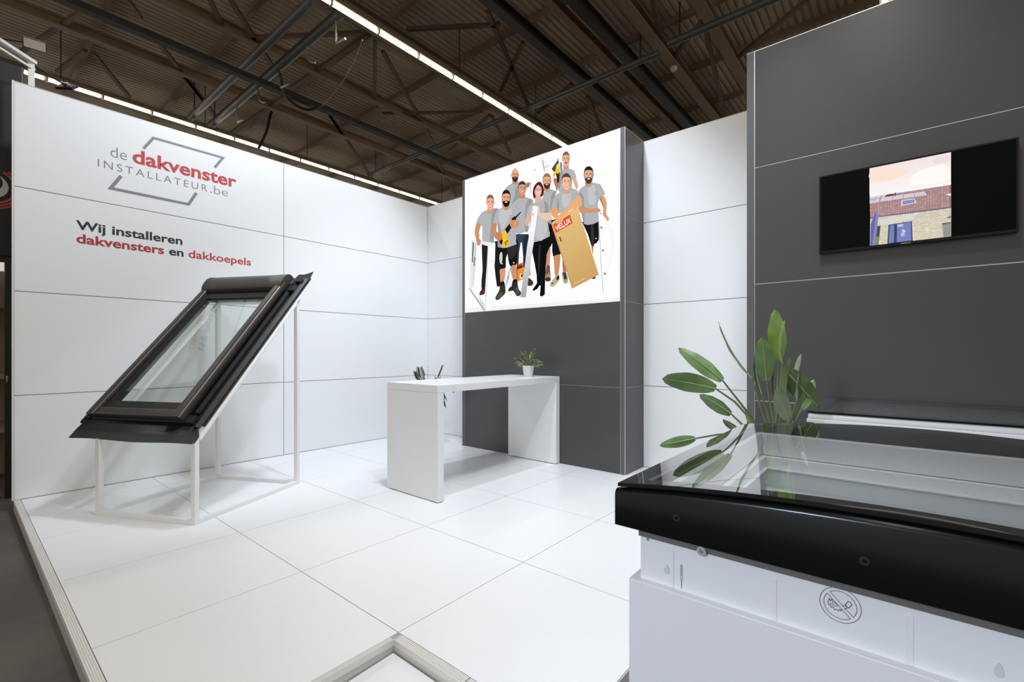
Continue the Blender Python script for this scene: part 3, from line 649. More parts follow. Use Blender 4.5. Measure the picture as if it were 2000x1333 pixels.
(0,(150,74,66),[(3.621,3.477),(3.619,3.474),(3.615,3.472),(3.609,3.471),(3.6,3.472),(3.592,3.474),(3.584,3.477),(3.577,3.481),(3.573,3.485),(3.571,3.489),(3.573,3.492),(3.577,3.494),(3.584,3.495),(3.592,3.494),(3.6,3.492),(3.609,3.489),(3.615,3.485),(3.619,3.481)]),
(0,(246,240,236),[(3.616,3.48),(3.615,3.478),(3.611,3.477),(3.606,3.477),(3.6,3.478),(3.593,3.48),(3.586,3.482),(3.581,3.485),(3.577,3.487),(3.576,3.49),(3.577,3.491),(3.581,3.493),(3.586,3.493),(3.593,3.492),(3.6,3.49),(3.606,3.488),(3.611,3.485),(3.615,3.483)]),
(1,(238,240,243),[(3.738,2.926),(3.772,2.942),(3.837,2.916),(3.901,2.834),(3.927,2.701),(3.921,2.574),(3.885,2.422),(3.829,2.292),(3.813,2.128),(3.793,2.115),(3.756,2.539)]),
(1,(248,249,251),[(3.752,2.902),(3.813,2.906),(3.877,2.816),(3.901,2.677),(3.877,2.48),(3.821,2.314),(3.801,2.201),(3.772,2.464)]),
(0,(170,174,182),[(3.738,2.89),(3.745,2.889),(3.766,2.465),(3.793,2.115),(3.787,2.116),(3.758,2.466)]),
(0,(70,72,78),[(3.784,2.868),(3.783,2.864),(3.781,2.86),(3.777,2.858),(3.773,2.857),(3.768,2.858),(3.764,2.86),(3.761,2.864),(3.758,2.868),(3.758,2.872),(3.758,2.876),(3.761,2.879),(3.764,2.882),(3.768,2.882),(3.773,2.882),(3.777,2.879),(3.781,2.876),(3.783,2.872)]),
(0,(190,192,198),[(3.779,2.871),(3.779,2.87),(3.778,2.869),(3.776,2.868),(3.775,2.868),(3.773,2.868),(3.772,2.869),(3.77,2.87),(3.769,2.871),(3.769,2.873),(3.769,2.874),(3.77,2.876),(3.772,2.876),(3.773,2.877),(3.775,2.876),(3.776,2.876),(3.778,2.874),(3.779,2.873)]),
(0,(70,72,78),[(3.803,2.594),(3.803,2.59),(3.8,2.586),(3.797,2.584),(3.793,2.583),(3.788,2.584),(3.784,2.586),(3.78,2.589),(3.778,2.593),(3.777,2.597),(3.778,2.602),(3.78,2.605),(3.784,2.607),(3.788,2.608),(3.793,2.607),(3.797,2.605),(3.8,2.602),(3.803,2.598)]),
(0,(190,192,198),[(3.798,2.597),(3.798,2.596),(3.797,2.595),(3.796,2.594),(3.794,2.594),(3.793,2.594),(3.791,2.595),(3.79,2.596),(3.789,2.597),(3.789,2.599),(3.789,2.6),(3.79,2.601),(3.791,2.602),(3.793,2.603),(3.794,2.602),(3.796,2.602),(3.797,2.6),(3.798,2.599)]),
(0,(70,72,78),[(3.826,2.321),(3.825,2.317),(3.823,2.314),(3.82,2.311),(3.815,2.31),(3.811,2.311),(3.807,2.313),(3.803,2.316),(3.801,2.32),(3.8,2.324),(3.801,2.328),(3.803,2.331),(3.807,2.334),(3.811,2.335),(3.815,2.334),(3.82,2.332),(3.823,2.329),(3.825,2.325)]),
(0,(190,192,198),[(3.821,2.324),(3.821,2.323),(3.82,2.322),(3.819,2.321),(3.817,2.321),(3.815,2.321),(3.814,2.322),(3.813,2.323),(3.812,2.324),(3.811,2.326),(3.812,2.327),(3.813,2.328),(3.814,2.329),(3.815,2.329),(3.817,2.329),(3.819,2.328),(3.82,2.327),(3.821,2.326)]),
(0,(80,82,88),[(3.77,3.033),(3.769,3.029),(3.768,3.027),(3.766,3.025),(3.763,3.025),(3.761,3.025),(3.758,3.027),(3.756,3.029),(3.755,3.032),(3.754,3.035),(3.755,3.039),(3.756,3.041),(3.758,3.043),(3.761,3.043),(3.763,3.043),(3.766,3.041),(3.768,3.039),(3.769,3.036)]),
(0,(34,34,38),[(1.817,2.962),(1.942,2.943),(1.942,2.878),(1.921,2.658),(1.899,2.446),(1.885,2.278),(1.817,2.284),(1.812,2.422),(1.834,2.586),(1.823,2.811)]),
(0,(30,30,33),[(2.064,2.958),(2.151,2.961),(2.173,2.789),(2.178,2.58),(2.183,2.314),(2.113,2.32),(2.088,2.46),(2.062,2.642)]),
(1,(84,44,42),[(1.77,2.235),(1.799,2.29),(1.874,2.292),(1.883,2.25),(1.857,2.229),(1.794,2.222)]),
(0,(60,60,64),[(1.796,2.357),(1.817,2.378),(1.842,2.377),(1.828,2.35)]),
(0,(176,178,181),[(1.703,3.276),(1.747,3.352),(1.817,3.414),(1.93,3.434),(2.053,3.435),(2.151,3.401),(2.129,3.347),(2.075,3.276),(2.047,3.208),(2.053,2.907),(1.942,2.923),(1.828,2.955),(1.828,3.213),(1.803,3.224)]),
(1,(150,152,156),[(2.031,3.398),(2.151,3.401),(2.075,3.276),(2.047,3.208),(2.053,2.907),(1.975,2.918),(1.998,3.176)]),
(1,(206,142,106),[(1.712,3.27),(1.8,3.238),(1.768,3.148),(1.77,3.047),(1.794,3.011),(1.735,3.002),(1.677,3.138)]),
(0,(203,152,130),[(2.026,3.415),(2.024,3.398),(2.016,3.384),(2.005,3.375),(1.991,3.372),(1.976,3.375),(1.962,3.383),(1.951,3.397),(1.943,3.413),(1.941,3.431),(1.943,3.448),(1.951,3.462),(1.962,3.471),(1.976,3.474),(1.991,3.471),(2.005,3.462),(2.016,3.449),(2.024,3.432)]),
(1,(203,152,130),[(1.944,3.465),(2.029,3.449),(2.038,3.374),(1.986,3.36),(1.935,3.393)]),
(0,(203,152,130),[(1.925,3.529),(1.924,3.522),(1.922,3.516),(1.92,3.512),(1.916,3.51),(1.913,3.511),(1.91,3.514),(1.907,3.519),(1.905,3.526),(1.905,3.533),(1.905,3.54),(1.907,3.546),(1.91,3.55),(1.913,3.552),(1.916,3.551),(1.92,3.548),(1.922,3.543),(1.924,3.536)]),
(0,(203,152,130),[(2.067,3.5),(2.067,3.493),(2.065,3.487),(2.062,3.483),(2.059,3.482),(2.056,3.482),(2.052,3.485),(2.05,3.49),(2.048,3.497),(2.047,3.504),(2.048,3.511),(2.05,3.517),(2.052,3.521),(2.056,3.523),(2.059,3.522),(2.062,3.519),(2.065,3.514),(2.067,3.507)]),
(0,(130,104,88),[(2.062,3.538),(2.057,3.509),(2.044,3.486),(2.024,3.47),(2.0,3.465),(1.973,3.47),(1.949,3.485),(1.928,3.509),(1.915,3.538),(1.91,3.569),(1.915,3.598),(1.928,3.621),(1.949,3.636),(1.973,3.641),(2.0,3.636),(2.024,3.62),(2.044,3.597),(2.057,3.568)]),
(1,(237,177,152),[(1.92,3.567),(1.935,3.589),(1.986,3.588),(2.038,3.567),(2.052,3.54),(2.049,3.481),(2.029,3.431),(1.986,3.411),(1.944,3.447),(1.924,3.506)]),
(0,(203,152,130),[(2.05,3.49),(2.05,3.471),(2.047,3.455),(2.044,3.444),(2.04,3.438),(2.035,3.439),(2.031,3.446),(2.028,3.459),(2.026,3.476),(2.025,3.495),(2.026,3.513),(2.028,3.53),(2.031,3.541),(2.035,3.547),(2.04,3.546),(2.044,3.538),(2.047,3.526),(2.05,3.509)]),
(0,(62,46,40),[(1.97,3.533),(1.969,3.532),(1.968,3.531),(1.965,3.53),(1.961,3.53),(1.957,3.531),(1.954,3.532),(1.951,3.534),(1.949,3.536),(1.949,3.538),(1.949,3.539),(1.951,3.541),(1.954,3.541),(1.957,3.541),(1.961,3.54),(1.965,3.539),(1.968,3.537),(1.969,3.535)]),
(0,(118,88,76),[(1.976,3.548),(1.975,3.547),(1.972,3.546),(1.968,3.546),(1.961,3.546),(1.955,3.547),(1.949,3.549),(1.944,3.55),(1.941,3.552),(1.939,3.554),(1.94,3.555),(1.943,3.556),(1.948,3.556),(1.954,3.555),(1.961,3.554),(1.967,3.553),(1.972,3.551),(1.975,3.55)]),
(0,(62,46,40),[(2.024,3.522),(2.024,3.521),(2.022,3.52),(2.019,3.519),(2.015,3.519),(2.012,3.52),(2.008,3.521),(2.005,3.523),(2.004,3.525),(2.003,3.527),(2.004,3.528),(2.005,3.529),(2.008,3.53),(2.012,3.53),(2.015,3.529),(2.019,3.528),(2.022,3.526),(2.024,3.524)]),
(0,(118,88,76),[(2.033,3.534),(2.032,3.533),(2.029,3.533),(2.024,3.533),(2.018,3.534),(2.011,3.536),(2.005,3.538),(2.001,3.54),(1.997,3.542),(1.997,3.544),(1.998,3.545),(2.001,3.545),(2.006,3.545),(2.012,3.544),(2.019,3.542),(2.024,3.54),(2.029,3.538),(2.032,3.536)]),
(1,(203,152,130),[(1.983,3.526),(1.995,3.496),(1.99,3.49),(1.975,3.498)]),
(0,(150,74,66),[(2.015,3.464),(2.013,3.46),(2.008,3.458),(2.001,3.457),(1.991,3.457),(1.982,3.459),(1.972,3.462),(1.965,3.466),(1.96,3.471),(1.958,3.475),(1.96,3.479),(1.965,3.481),(1.972,3.482),(1.982,3.482),(1.991,3.48),(2.001,3.476),(2.008,3.472),(2.013,3.468)]),
(0,(246,240,236),[(2.009,3.467),(2.008,3.465),(2.004,3.464),(1.998,3.463),(1.99,3.464),(1.983,3.466),(1.975,3.468),(1.969,3.471),(1.965,3.474),(1.964,3.476),(1.965,3.478),(1.969,3.48),(1.975,3.48),(1.983,3.479),(1.99,3.478),(1.998,3.475),(2.004,3.473),(2.008,3.47)]),
(0,(226,228,232),[(1.603,3.045),(1.712,3.011),(1.717,2.968),(1.703,2.751),(1.655,2.361),(1.593,2.328),(1.569,2.36)]),
(0,(205,208,213),[(1.665,3.001),(1.714,2.977),(1.703,2.751),(1.655,2.361),(1.641,2.37)]),
(0,(40,42,46),[(1.636,3.012),(1.658,3.008),(1.639,2.717),(1.62,2.718)]),
(0,(120,124,122),[(1.667,2.788),(1.695,2.782),(1.677,2.704),(1.684,2.665),(1.653,2.665),(1.659,2.74)]),
(0,(232,234,238),[(1.603,3.049),(1.735,3.02),(2.086,2.937),(2.08,2.923),(1.953,2.897),(1.942,2.911),(1.665,3.009)]),
(0,(246,247,250),[(1.939,2.899),(2.084,2.931),(2.077,2.705),(2.053,2.48),(1.981,1.987),(1.88,1.992),(1.906,2.446)]),
(0,(214,217,222),[(1.942,2.902),(1.955,2.9),(1.899,1.993),(1.881,1.992),(1.906,2.446)]),
(0,(172,176,182),[(1.569,2.355),(1.593,2.332),(1.883,2.014),(1.878,1.992),(1.857,1.995),(1.569,2.321)]),
(0,(206,209,214),[(1.759,2.226),(1.868,2.085),(1.874,2.036),(1.782,2.141)]),
(1,(206,142,106),[(1.688,3.132),(1.77,3.11),(1.77,3.044),(1.803,3.022),(1.788,2.953),(1.733,2.95),(1.717,3.001)]),
(0,(150,156,180),[(1.992,2.699),(2.0,2.698),(2.0,2.686),(1.992,2.687)]),
(0,(150,156,180),[(2.018,2.697),(2.033,2.696),(2.033,2.686),(2.018,2.688)]),
(0,(242,140,24),[(2.489,2.525),(2.576,2.534),(2.705,2.535),(2.713,2.42),(2.576,2.372),(2.483,2.352)]),
(0,(226,74,36),[(2.494,2.583),(2.526,2.594),(2.576,2.6),(2.58,2.569),(2.496,2.555)]),
(0,(60,44,40),[(2.494,2.555),(2.58,2.569),(2.578,2.534),(2.494,2.52)]),
(1,(235,236,238),[(2.531,2.446),(2.561,2.455),(2.585,2.41),(2.566,2.389),(2.531,2.392)]),
(0,(50,60,90),[(2.582,2.422),(2.58,2.415),(2.577,2.408),(2.573,2.404),(2.567,2.402),(2.561,2.403),(2.555,2.406),(2.55,2.411),(2.547,2.418),(2.546,2.426),(2.547,2.433),(2.55,2.439),(2.555,2.443),(2.561,2.445),(2.567,2.445),(2.573,2.442),(2.577,2.436),(2.58,2.429)]),
(0,(190,194,198),[(2.348,2.556),(2.368,2.558),(2.326,2.357),(2.295,2.32),(2.268,2.283),(2.279,2.377)]),
(0,(60,62,66),[(2.336,2.421),(2.335,2.418),(2.333,2.415),(2.331,2.413),(2.328,2.412),(2.325,2.413),(2.321,2.414),(2.319,2.417),(2.317,2.42),(2.317,2.423),(2.317,2.426),(2.319,2.429),(2.321,2.431),(2.325,2.431),(2.328,2.431),(2.331,2.43),(2.333,2.427),(2.335,2.424)]),
(0,(16,16,18),[(2.768,2.853),(2.902,2.852),(3.025,2.888),(3.032,2.762),(2.976,2.659),(2.959,2.461),(2.95,2.284),(2.946,2.143),(2.893,2.119),(2.866,2.136),(2.878,2.261),(2.861,2.271),(2.827,2.227),(2.761,2.204),(2.743,2.221),(2.77,2.249),(2.819,2.303),(2.813,2.409),(2.775,2.587),(2.74,2.721)]),
(1,(40,40,44),[(2.846,2.774),(2.883,2.784),(2.865,2.502),(2.846,2.399),(2.832,2.505)]),
(0,(176,178,181),[(2.633,3.188),(2.656,3.294),(2.688,3.338),(2.77,3.362),(2.808,3.367),(2.902,3.385),(2.994,3.351),(3.025,3.282),(3.05,3.182),(2.93,3.197),(2.998,3.055),(3.023,2.888),(2.893,2.845),(2.77,2.864),(2.713,2.842),(2.693,3.058),(2.708,3.163)]),
(0,(176,178,181),[(2.765,2.967),(3.025,2.94),(3.023,2.881),(2.883,2.847),(2.77,2.845),(2.741,2.895)]),
(1,(192,194,197),[(2.846,3.183),(2.939,3.121),(2.985,3.009),(2.939,2.883),(2.846,2.86),(2.799,2.965)]),
(1,(150,152,156),[(2.93,3.353),(2.994,3.303),(3.012,3.189),(2.939,3.199),(2.948,3.268)]),
(0,(200,120,124),[(2.869,3.295),(2.911,3.29),(2.911,3.286),(2.869,3.29)]),
(0,(200,120,124),[(2.869,3.281),(2.911,3.277),(2.911,3.272),(2.869,3.277)]),
(1,(222,172,148),[(2.633,3.188),(2.708,3.243),(2.74,3.309),(2.763,3.321),(2.763,3.236),(2.713,3.143),(2.664,3.075),(2.635,3.085),(2.619,3.125)]),
(1,(236,196,172),[(2.832,3.261),(2.869,3.212),(2.93,3.196),(3.052,3.176),(3.041,3.099),(2.998,3.087),(2.93,3.111),(2.865,3.161),(2.829,3.193)]),
(1,(92,28,36),[(2.77,3.42),(2.749,3.496),(2.77,3.575),(2.835,3.619),(2.893,3.594),(2.931,3.509),(2.928,3.45),(2.906,3.419),(2.883,3.419),(2.799,3.418)]),
(1,(236,194,176),[(2.78,3.52),(2.799,3.569),(2.846,3.584),(2.888,3.534),(2.891,3.473),(2.865,3.427),(2.832,3.422),(2.794,3.457)]),
(1,(222,176,156),[(2.799,3.44),(2.874,3.425),(2.893,3.391),(2.836,3.354),(2.789,3.374)]),
(1,(92,28,36),[(2.775,3.513),(2.791,3.57),(2.846,3.596),(2.888,3.552),(2.902,3.508),(2.879,3.543),(2.841,3.58),(2.806,3.556)]),
(0,(70,52,54),[(2.834,3.522),(2.832,3.516),(2.828,3.511),(2.821,3.509),(2.813,3.509),(2.804,3.511),(2.795,3.514),(2.789,3.52),(2.784,3.526),(2.783,3.533),(2.784,3.539),(2.789,3.543),(2.795,3.546),(2.804,3.546),(2.813,3.544),(2.821,3.54),(2.828,3.535),(2.832,3.528)]),
(0,(228,196,182),[(2.829,3.523),(2.828,3.518),(2.824,3.515),(2.819,3.513),(2.812,3.512),(2.805,3.514),(2.798,3.517),(2.792,3.522),(2.789,3.527),(2.787,3.532),(2.789,3.537),(2.792,3.54),(2.798,3.542),(2.805,3.542),(2.812,3.541),(2.819,3.537),(2.824,3.533),(2.828,3.528)]),
(0,(70,50,46),[(2.817,3.527),(2.816,3.526),(2.815,3.525),(2.812,3.524),(2.81,3.524),(2.807,3.525),(2.804,3.526),(2.802,3.527),(2.8,3.529),(2.8,3.531),(2.8,3.532),(2.802,3.533),(2.804,3.534),(2.807,3.534),(2.81,3.533),(2.812,3.532),(2.815,3.53),(2.816,3.529)]),
(0,(70,52,54),[(2.882,3.511),(2.881,3.505),(2.876,3.501),(2.87,3.498),(2.861,3.498),(2.853,3.5),(2.844,3.504),(2.838,3.509),(2.833,3.516),(2.832,3.522),(2.833,3.528),(2.838,3.532),(2.844,3.535),(2.853,3.535),(2.861,3.533),(2.87,3.529),(2.876,3.524),(2.881,3.518)]),
(0,(228,196,182),[(2.878,3.512),(2.876,3.507),(2.873,3.504),(2.867,3.502),(2.861,3.502),(2.854,3.503),(2.847,3.507),(2.841,3.511),(2.838,3.516),(2.836,3.521),(2.838,3.526),(2.841,3.529),(2.847,3.531),(2.854,3.531),(2.861,3.53),(2.867,3.527),(2.873,3.522),(2.876,3.517)]),
(0,(70,50,46),[(2.866,3.516),(2.865,3.515),(2.864,3.514),(2.861,3.513),(2.859,3.513),(2.856,3.514),(2.853,3.515),(2.851,3.517),(2.849,3.518),(2.849,3.52),(2.849,3.521),(2.851,3.522),(2.853,3.523),(2.856,3.523),(2.859,3.522),(2.861,3.521),(2.864,3.52),(2.865,3.518)]),
(0,(184,92,92),[(2.861,3.459),(2.859,3.456),(2.855,3.454),(2.848,3.453),(2.839,3.454),(2.83,3.456),(2.821,3.459),(2.814,3.462),(2.81,3.466),(2.808,3.47),(2.81,3.473),(2.814,3.475),(2.821,3.476),(2.83,3.475),(2.839,3.473),(2.848,3.47),(2.855,3.466),(2.859,3.462)]),
(0,(250,242,240),[(2.855,3.462),(2.854,3.461),(2.85,3.46),(2.845,3.46),(2.838,3.461),(2.831,3.462),(2.824,3.464),(2.819,3.467),(2.815,3.469),(2.814,3.471),(2.815,3.473),(2.819,3.473),(2.824,3.473),(2.831,3.473),(2.838,3.471),(2.845,3.469),(2.85,3.467),(2.854,3.464)]),
(0,(243,244,250),[(2.754,3.325),(2.844,3.303),(2.833,3.239),(2.742,3.26)]),
(0,(243,244,250),[(2.742,3.26),(2.833,3.239),(2.821,3.176),(2.731,3.195)]),
(0,(243,244,250),[(2.731,3.195),(2.821,3.176),(2.81,3.111),(2.719,3.13)]),
(0,(243,244,250),[(2.719,3.13),(2.81,3.111),(2.798,3.047),(2.707,3.065)]),
(0,(243,244,250),[(2.707,3.065),(2.798,3.047),(2.787,2.983),(2.695,3.0)]),
(0,(240,241,246),[(2.695,3.0),(2.787,2.983),(2.775,2.918),(2.684,2.935)]),
(0,(234,235,240),[(2.684,2.935),(2.775,2.918),(2.764,2.854),(2.672,2.869)]),
(0,(228,229,234),[(2.672,2.869),(2.764,2.854),(2.752,2.789),(2.66,2.803)]),
(0,(222,223,228),[(2.66,2.803),(2.752,2.789),(2.741,2.724),(2.648,2.737)]),
(0,(216,217,222),[(2.648,2.737),(2.741,2.724),(2.729,2.659),(2.636,2.671)]),
(0,(210,211,216),[(2.636,2.671),(2.729,2.659),(2.717,2.593),(2.624,2.605)]),
(0,(204,205,210),[(2.624,2.605),(2.717,2.593),(2.706,2.528),(2.612,2.539)]),
(0,(198,199,204),[(2.612,2.539),(2.706,2.528),(2.694,2.462),(2.6,2.472)]),
(0,(192,193,198),[(2.6,2.472),(2.694,2.462),(2.682,2.396),(2.588,2.406)]),
(0,(186,187,191),[(2.588,2.406),(2.682,2.396),(2.67,2.331),(2.576,2.339)]),
(0,(180,181,185),[(2.576,2.339),(2.67,2.331),(2.658,2.264),(2.564,2.272)]),
(0,(174,175,179),[(2.564,2.272),(2.658,2.264),(2.647,2.198),(2.552,2.205)]),
(0,(168,169,173),[(2.552,2.205),(2.647,2.198),(2.635,2.132),(2.54,2.137)]),
(0,(238,200,178),[(2.86,3.285),(2.859,3.281),(2.856,3.279),(2.851,3.277),(2.844,3.277),(2.838,3.278),(2.832,3.281),(2.827,3.284),(2.823,3.288),(2.822,3.292),(2.823,3.296),(2.827,3.299),(2.832,3.3),(2.838,3.301),(2.844,3.299),(2.851,3.297),(2.856,3.293),(2.859,3.289)]),
(0,(228,184,160),[(2.751,3.306),(2.75,3.303),(2.747,3.3),(2.742,3.299),(2.737,3.299),(2.731,3.3),(2.725,3.302),(2.721,3.306),(2.718,3.309),(2.716,3.313),(2.718,3.317),(2.721,3.319),(2.725,3.321),(2.731,3.321),(2.737,3.32),(2.742,3.317),(2.747,3.314),(2.75,3.31)]),
(0,(238,200,178),[(2.867,3.263),(2.866,3.259),(2.863,3.256),(2.858,3.255),(2.852,3.255),(2.845,3.256),(2.839,3.258),(2.834,3.262),(2.831,3.266),(2.83,3.27),(2.831,3.274),(2.834,3.276),(2.839,3.278),(2.845,3.278),(2.852,3.277),(2.858,3.274),(2.863,3.271),(2.866,3.267)]),
(0,(228,184,160),[(2.747,3.286),(2.746,3.282),(2.743,3.28),(2.739,3.278),(2.733,3.278),(2.727,3.279),(2.721,3.282),(2.717,3.285),(2.714,3.289),(2.713,3.293),(2.714,3.296),(2.717,3.299),(2.721,3.3),(2.727,3.3),(2.733,3.299),(2.739,3.297),(2.743,3.294),(2.746,3.29)]),
(0,(238,200,178),[(2.86,3.243),(2.859,3.239),(2.856,3.237),(2.851,3.235),(2.844,3.235),(2.838,3.236),(2.832,3.239),(2.827,3.242),(2.823,3.246),(2.822,3.25),(2.823,3.254),(2.827,3.257),(2.832,3.258),(2.838,3.258),(2.844,3.257),(2.851,3.255),(2.856,3.251),(2.859,3.247)]),
(0,(228,184,160),[(2.743,3.265),(2.742,3.262),(2.739,3.259),(2.735,3.258),(2.729,3.258),(2.723,3.259),(2.717,3.261),(2.713,3.264),(2.71,3.268),(2.709,3.272),(2.71,3.275),(2.713,3.278),(2.717,3.28),(2.723,3.28),(2.729,3.279),(2.735,3.276),(2.739,3.273),(2.742,3.269)]),
(0,(238,200,178),[(2.867,3.221),(2.866,3.217),(2.863,3.214),(2.858,3.213),(2.852,3.213),(2.845,3.214),(2.839,3.216),(2.834,3.22),(2.831,3.224),(2.83,3.228),(2.831,3.231),(2.834,3.234),(2.839,3.236),(2.845,3.236),(2.852,3.235),(2.858,3.232),(2.863,3.229),(2.866,3.225)]),
(0,(228,184,160),[(2.74,3.245),(2.739,3.241),(2.735,3.239),(2.731,3.237),(2.725,3.237),(2.719,3.238),(2.714,3.241),(2.709,3.244),(2.706,3.248),(2.705,3.251),(2.706,3.255),(2.709,3.258),(2.714,3.259),(2.719,3.259),(2.725,3.258),(2.731,3.256),(2.735,3.252),(2.739,3.249)]),
(0,(80,80,84),[(2.768,3.208),(2.768,3.205),(2.766,3.203),(2.763,3.201),(2.76,3.201),(2.757,3.202),(2.754,3.203),(2.751,3.206),(2.75,3.209),(2.749,3.212),(2.75,3.215),(2.751,3.217),(2.754,3.219),(2.757,3.219),(2.76,3.219),(2.763,3.217),(2.766,3.215),(2.768,3.212)]),
(0,(24,24,26),[(2.113,2.918),(2.311,2.838),(2.465,2.929),(2.5,2.893),(2.49,2.63),(2.455,2.564),(2.373,2.564),(2.34,2.609),(2.311,2.755),(2.284,2.695),(2.281,2.568),(2.226,2.541),(2.17,2.564),(2.14,2.713)]),
(1,(44,44,48),[(2.311,2.826),(2.455,2.884),(2.475,2.749),(2.373,2.668),(2.331,2.744)]),
(1,(206,204,192),[(2.183,2.788),(2.215,2.775),(2.218,2.687),(2.199,2.625),(2.173,2.645),(2.162,2.726)]),
(1,(206,204,192),[(2.213,2.64),(2.226,2.63),(2.222,2.616),(2.211,2.624)]),
(0,(216,180,40),[(2.409,2.624),(2.44,2.624),(2.435,2.605),(2.409,2.607)]),
(1,(212,150,116),[(2.173,2.548),(2.271,2.552),(2.271,2.474),(2.243,2.371),(2.185,2.369),(2.175,2.468)]),
(1,(206,142,110),[(2.37,2.566),(2.465,2.57),(2.477,2.382),(2.419,2.381),(2.385,2.454)]),
(1,(50,52,44),[(2.178,2.367),(2.249,2.376),(2.277,2.25),(2.26,2.202),(2.21,2.168),(2.142,2.131),(2.091,2.143),(2.097,2.184),(2.162,2.268)]),
(1,(78,80,66),[(2.129,2.198),(2.205,2.236),(2.226,2.191),(2.151,2.148),(2.108,2.155)]),
(0,(24,24,24),[(2.183,2.37),(2.253,2.376),(2.256,2.34),(2.189,2.322)]),
(1,(46,46,42),[(2.409,2.377),(2.477,2.382),(2.508,2.255),(2.548,2.209),(2.538,2.165),(2.475,2.162),(2.416,2.235),(2.331,2.232),(2.336,2.277),(2.383,2.303)]),
(1,(76,78,66),[(2.445,2.283),(2.495,2.256),(2.531,2.206),(2.485,2.175),(2.455,2.22)]),
(0,(22,22,22),[(2.41,2.381),(2.477,2.383),(2.481,2.346),(2.416,2.345)]),
(0,(176,178,181),[(2.04,3.222),(2.075,3.309),(2.113,3.387),(2.226,3.415),(2.363,3.425),(2.475,3.362),(2.506,3.277),(2.518,3.197),(2.475,3.173),(2.445,3.093),(2.46,2.926),(2.475,2.861),(2.311,2.838),(2.14,2.878),(2.14,3.079),(2.127,3.182)]),
(0,(176,178,181),[(2.135,3.085),(2.465,3.031),(2.465,2.929),(2.311,2.838),(2.226,2.844),(2.129,2.88)]),
(1,(192,194,197),[(2.162,3.373),(2.311,3.393),(2.394,3.306),(2.311,3.202),(2.205,3.101),(2.162,3.229)]),
(1,(150,152,156),[(2.14,3.184),(2.183,3.145),(2.183,2.904),(2.14,2.878)]),
(0,(206,120,128),[(2.337,3.273),(2.399,3.265),(2.399,3.254),(2.337,3.261)]),
(0,(140,140,165),[(2.337,3.241),(2.399,3.234),(2.399,3.222),(2.337,3.229)]),
(1,(200,136,100),[(2.04,3.214),(2.114,3.192),(2.11,3.092),(2.215,3.039),(2.215,2.955),(2.119,2.97),(2.029,3.081)]),
(0,(26,26,28),[(2.242,3.079),(2.352,3.163),(2.404,3.233),(2.445,3.247),(2.47,3.213),(2.46,3.164),(2.373,3.089),(2.311,3.024)]),
(0,(30,30,32),[(2.45,3.236),(2.544,3.287),(2.556,3.275),(2.47,3.217)]),
(0,(242,196,36),[(2.215,3.063),(2.268,3.09),(2.313,3.026),(2.29,2.968),(2.321,2.915),(2.268,2.875),(2.222,2.954)]),
(0,(242,196,36),[(2.226,3.03),(2.298,3.018),(2.268,2.959),(2.321,2.959),(2.363,2.914),(2.311,2.866),(2.258,2.848),(2.205,2.897)]),
(0,(30,30,30),[(2.162,2.96),(2.213,2.976),(2.226,2.934),(2.21,2.888),(2.173,2.918)]),
(0,(40,36,20),[(2.258,2.913),(2.311,2.945),(2.331,2.918),(2.279,2.87)]),
(0,(242,196,36),[(2.274,2.907),(2.311,2.931),(2.319,2.918),(2.281,2.887)]),
(1,(210,150,114),[(2.348,3.184),(2.394,3.199),(2.506,3.18),(2.518,3.119),(2.47,3.087),(2.383,3.101)]),
(0,(180,116,84),[(2.363,3.177),(2.419,3.177),(2.419,3.172),(2.363,3.173)]),
(0,(180,116,84),[(2.363,3.16),(2.419,3.16),(2.419,3.155),(2.363,3.155)]),
(0,(180,116,84),[(2.363,3.143),(2.419,3.142),(2.419,3.138),(2.363,3.138)]),
(0,(180,116,84),[(2.363,3.125),(2.419,3.125),(2.419,3.12),(2.363,3.121)]),
(1,(196,130,94),[(2.124,3.062),(2.205,3.041),(2.215,2.987),(2.183,2.956),(2.129,2.976)]),
(0,(197,147,117),[(2.331,3.411),(2.328,3.394),(2.321,3.381),(2.309,3.371),(2.294,3.368),(2.279,3.371),(2.264,3.38),(2.252,3.394),(2.244,3.411),(2.242,3.429),(2.244,3.446),(2.252,3.46),(2.264,3.469),(2.279,3.472),(2.294,3.469),(2.309,3.46),(2.321,3.446),(2.328,3.429)]),
(1,(197,147,117),[(2.244,3.463),(2.335,3.445),(2.343,3.37),(2.29,3.357),(2.236,3.39)]),
(0,(197,147,117),[(2.225,3.528),(2.224,3.521),(2.222,3.515),(2.22,3.511),(2.216,3.509),(2.213,3.51),(2.209,3.513),(2.206,3.518),(2.204,3.525),(2.204,3.532),(2.204,3.539),(2.206,3.545),(2.209,3.549),(2.213,3.551),(2.216,3.55),(2.22,3.547),(2.222,3.542),(2.224,3.535)]),
(0,(197,147,117),[(2.374,3.497),(2.373,3.49),(2.371,3.484),(2.369,3.48),(2.365,3.478),(2.362,3.479),(2.358,3.482),(2.356,3.487),(2.354,3.494),(2.353,3.501),(2.354,3.508),(2.356,3.514),(2.358,3.518),(2.362,3.52),(2.365,3.519),(2.369,3.516),(2.371,3.511),(2.373,3.504)]),
(0,(34,30,30),[(2.368,3.535),(2.363,3.506),(2.35,3.483),(2.329,3.467),(2.303,3.462),(2.276,3.468),(2.25,3.483),(2.229,3.507),(2.215,3.537),(2.21,3.568),(2.215,3.598),(2.229,3.621),(2.25,3.637),(2.276,3.641),(2.303,3.635),(2.329,3.619),(2.35,3.595),(2.363,3.566)]),
(1,(230,171,137),[(2.221,3.566),(2.236,3.588),(2.29,3.587),(2.343,3.566),(2.357,3.537),(2.354,3.478),(2.335,3.427),(2.29,3.408),(2.244,3.445),(2.224,3.505)]),
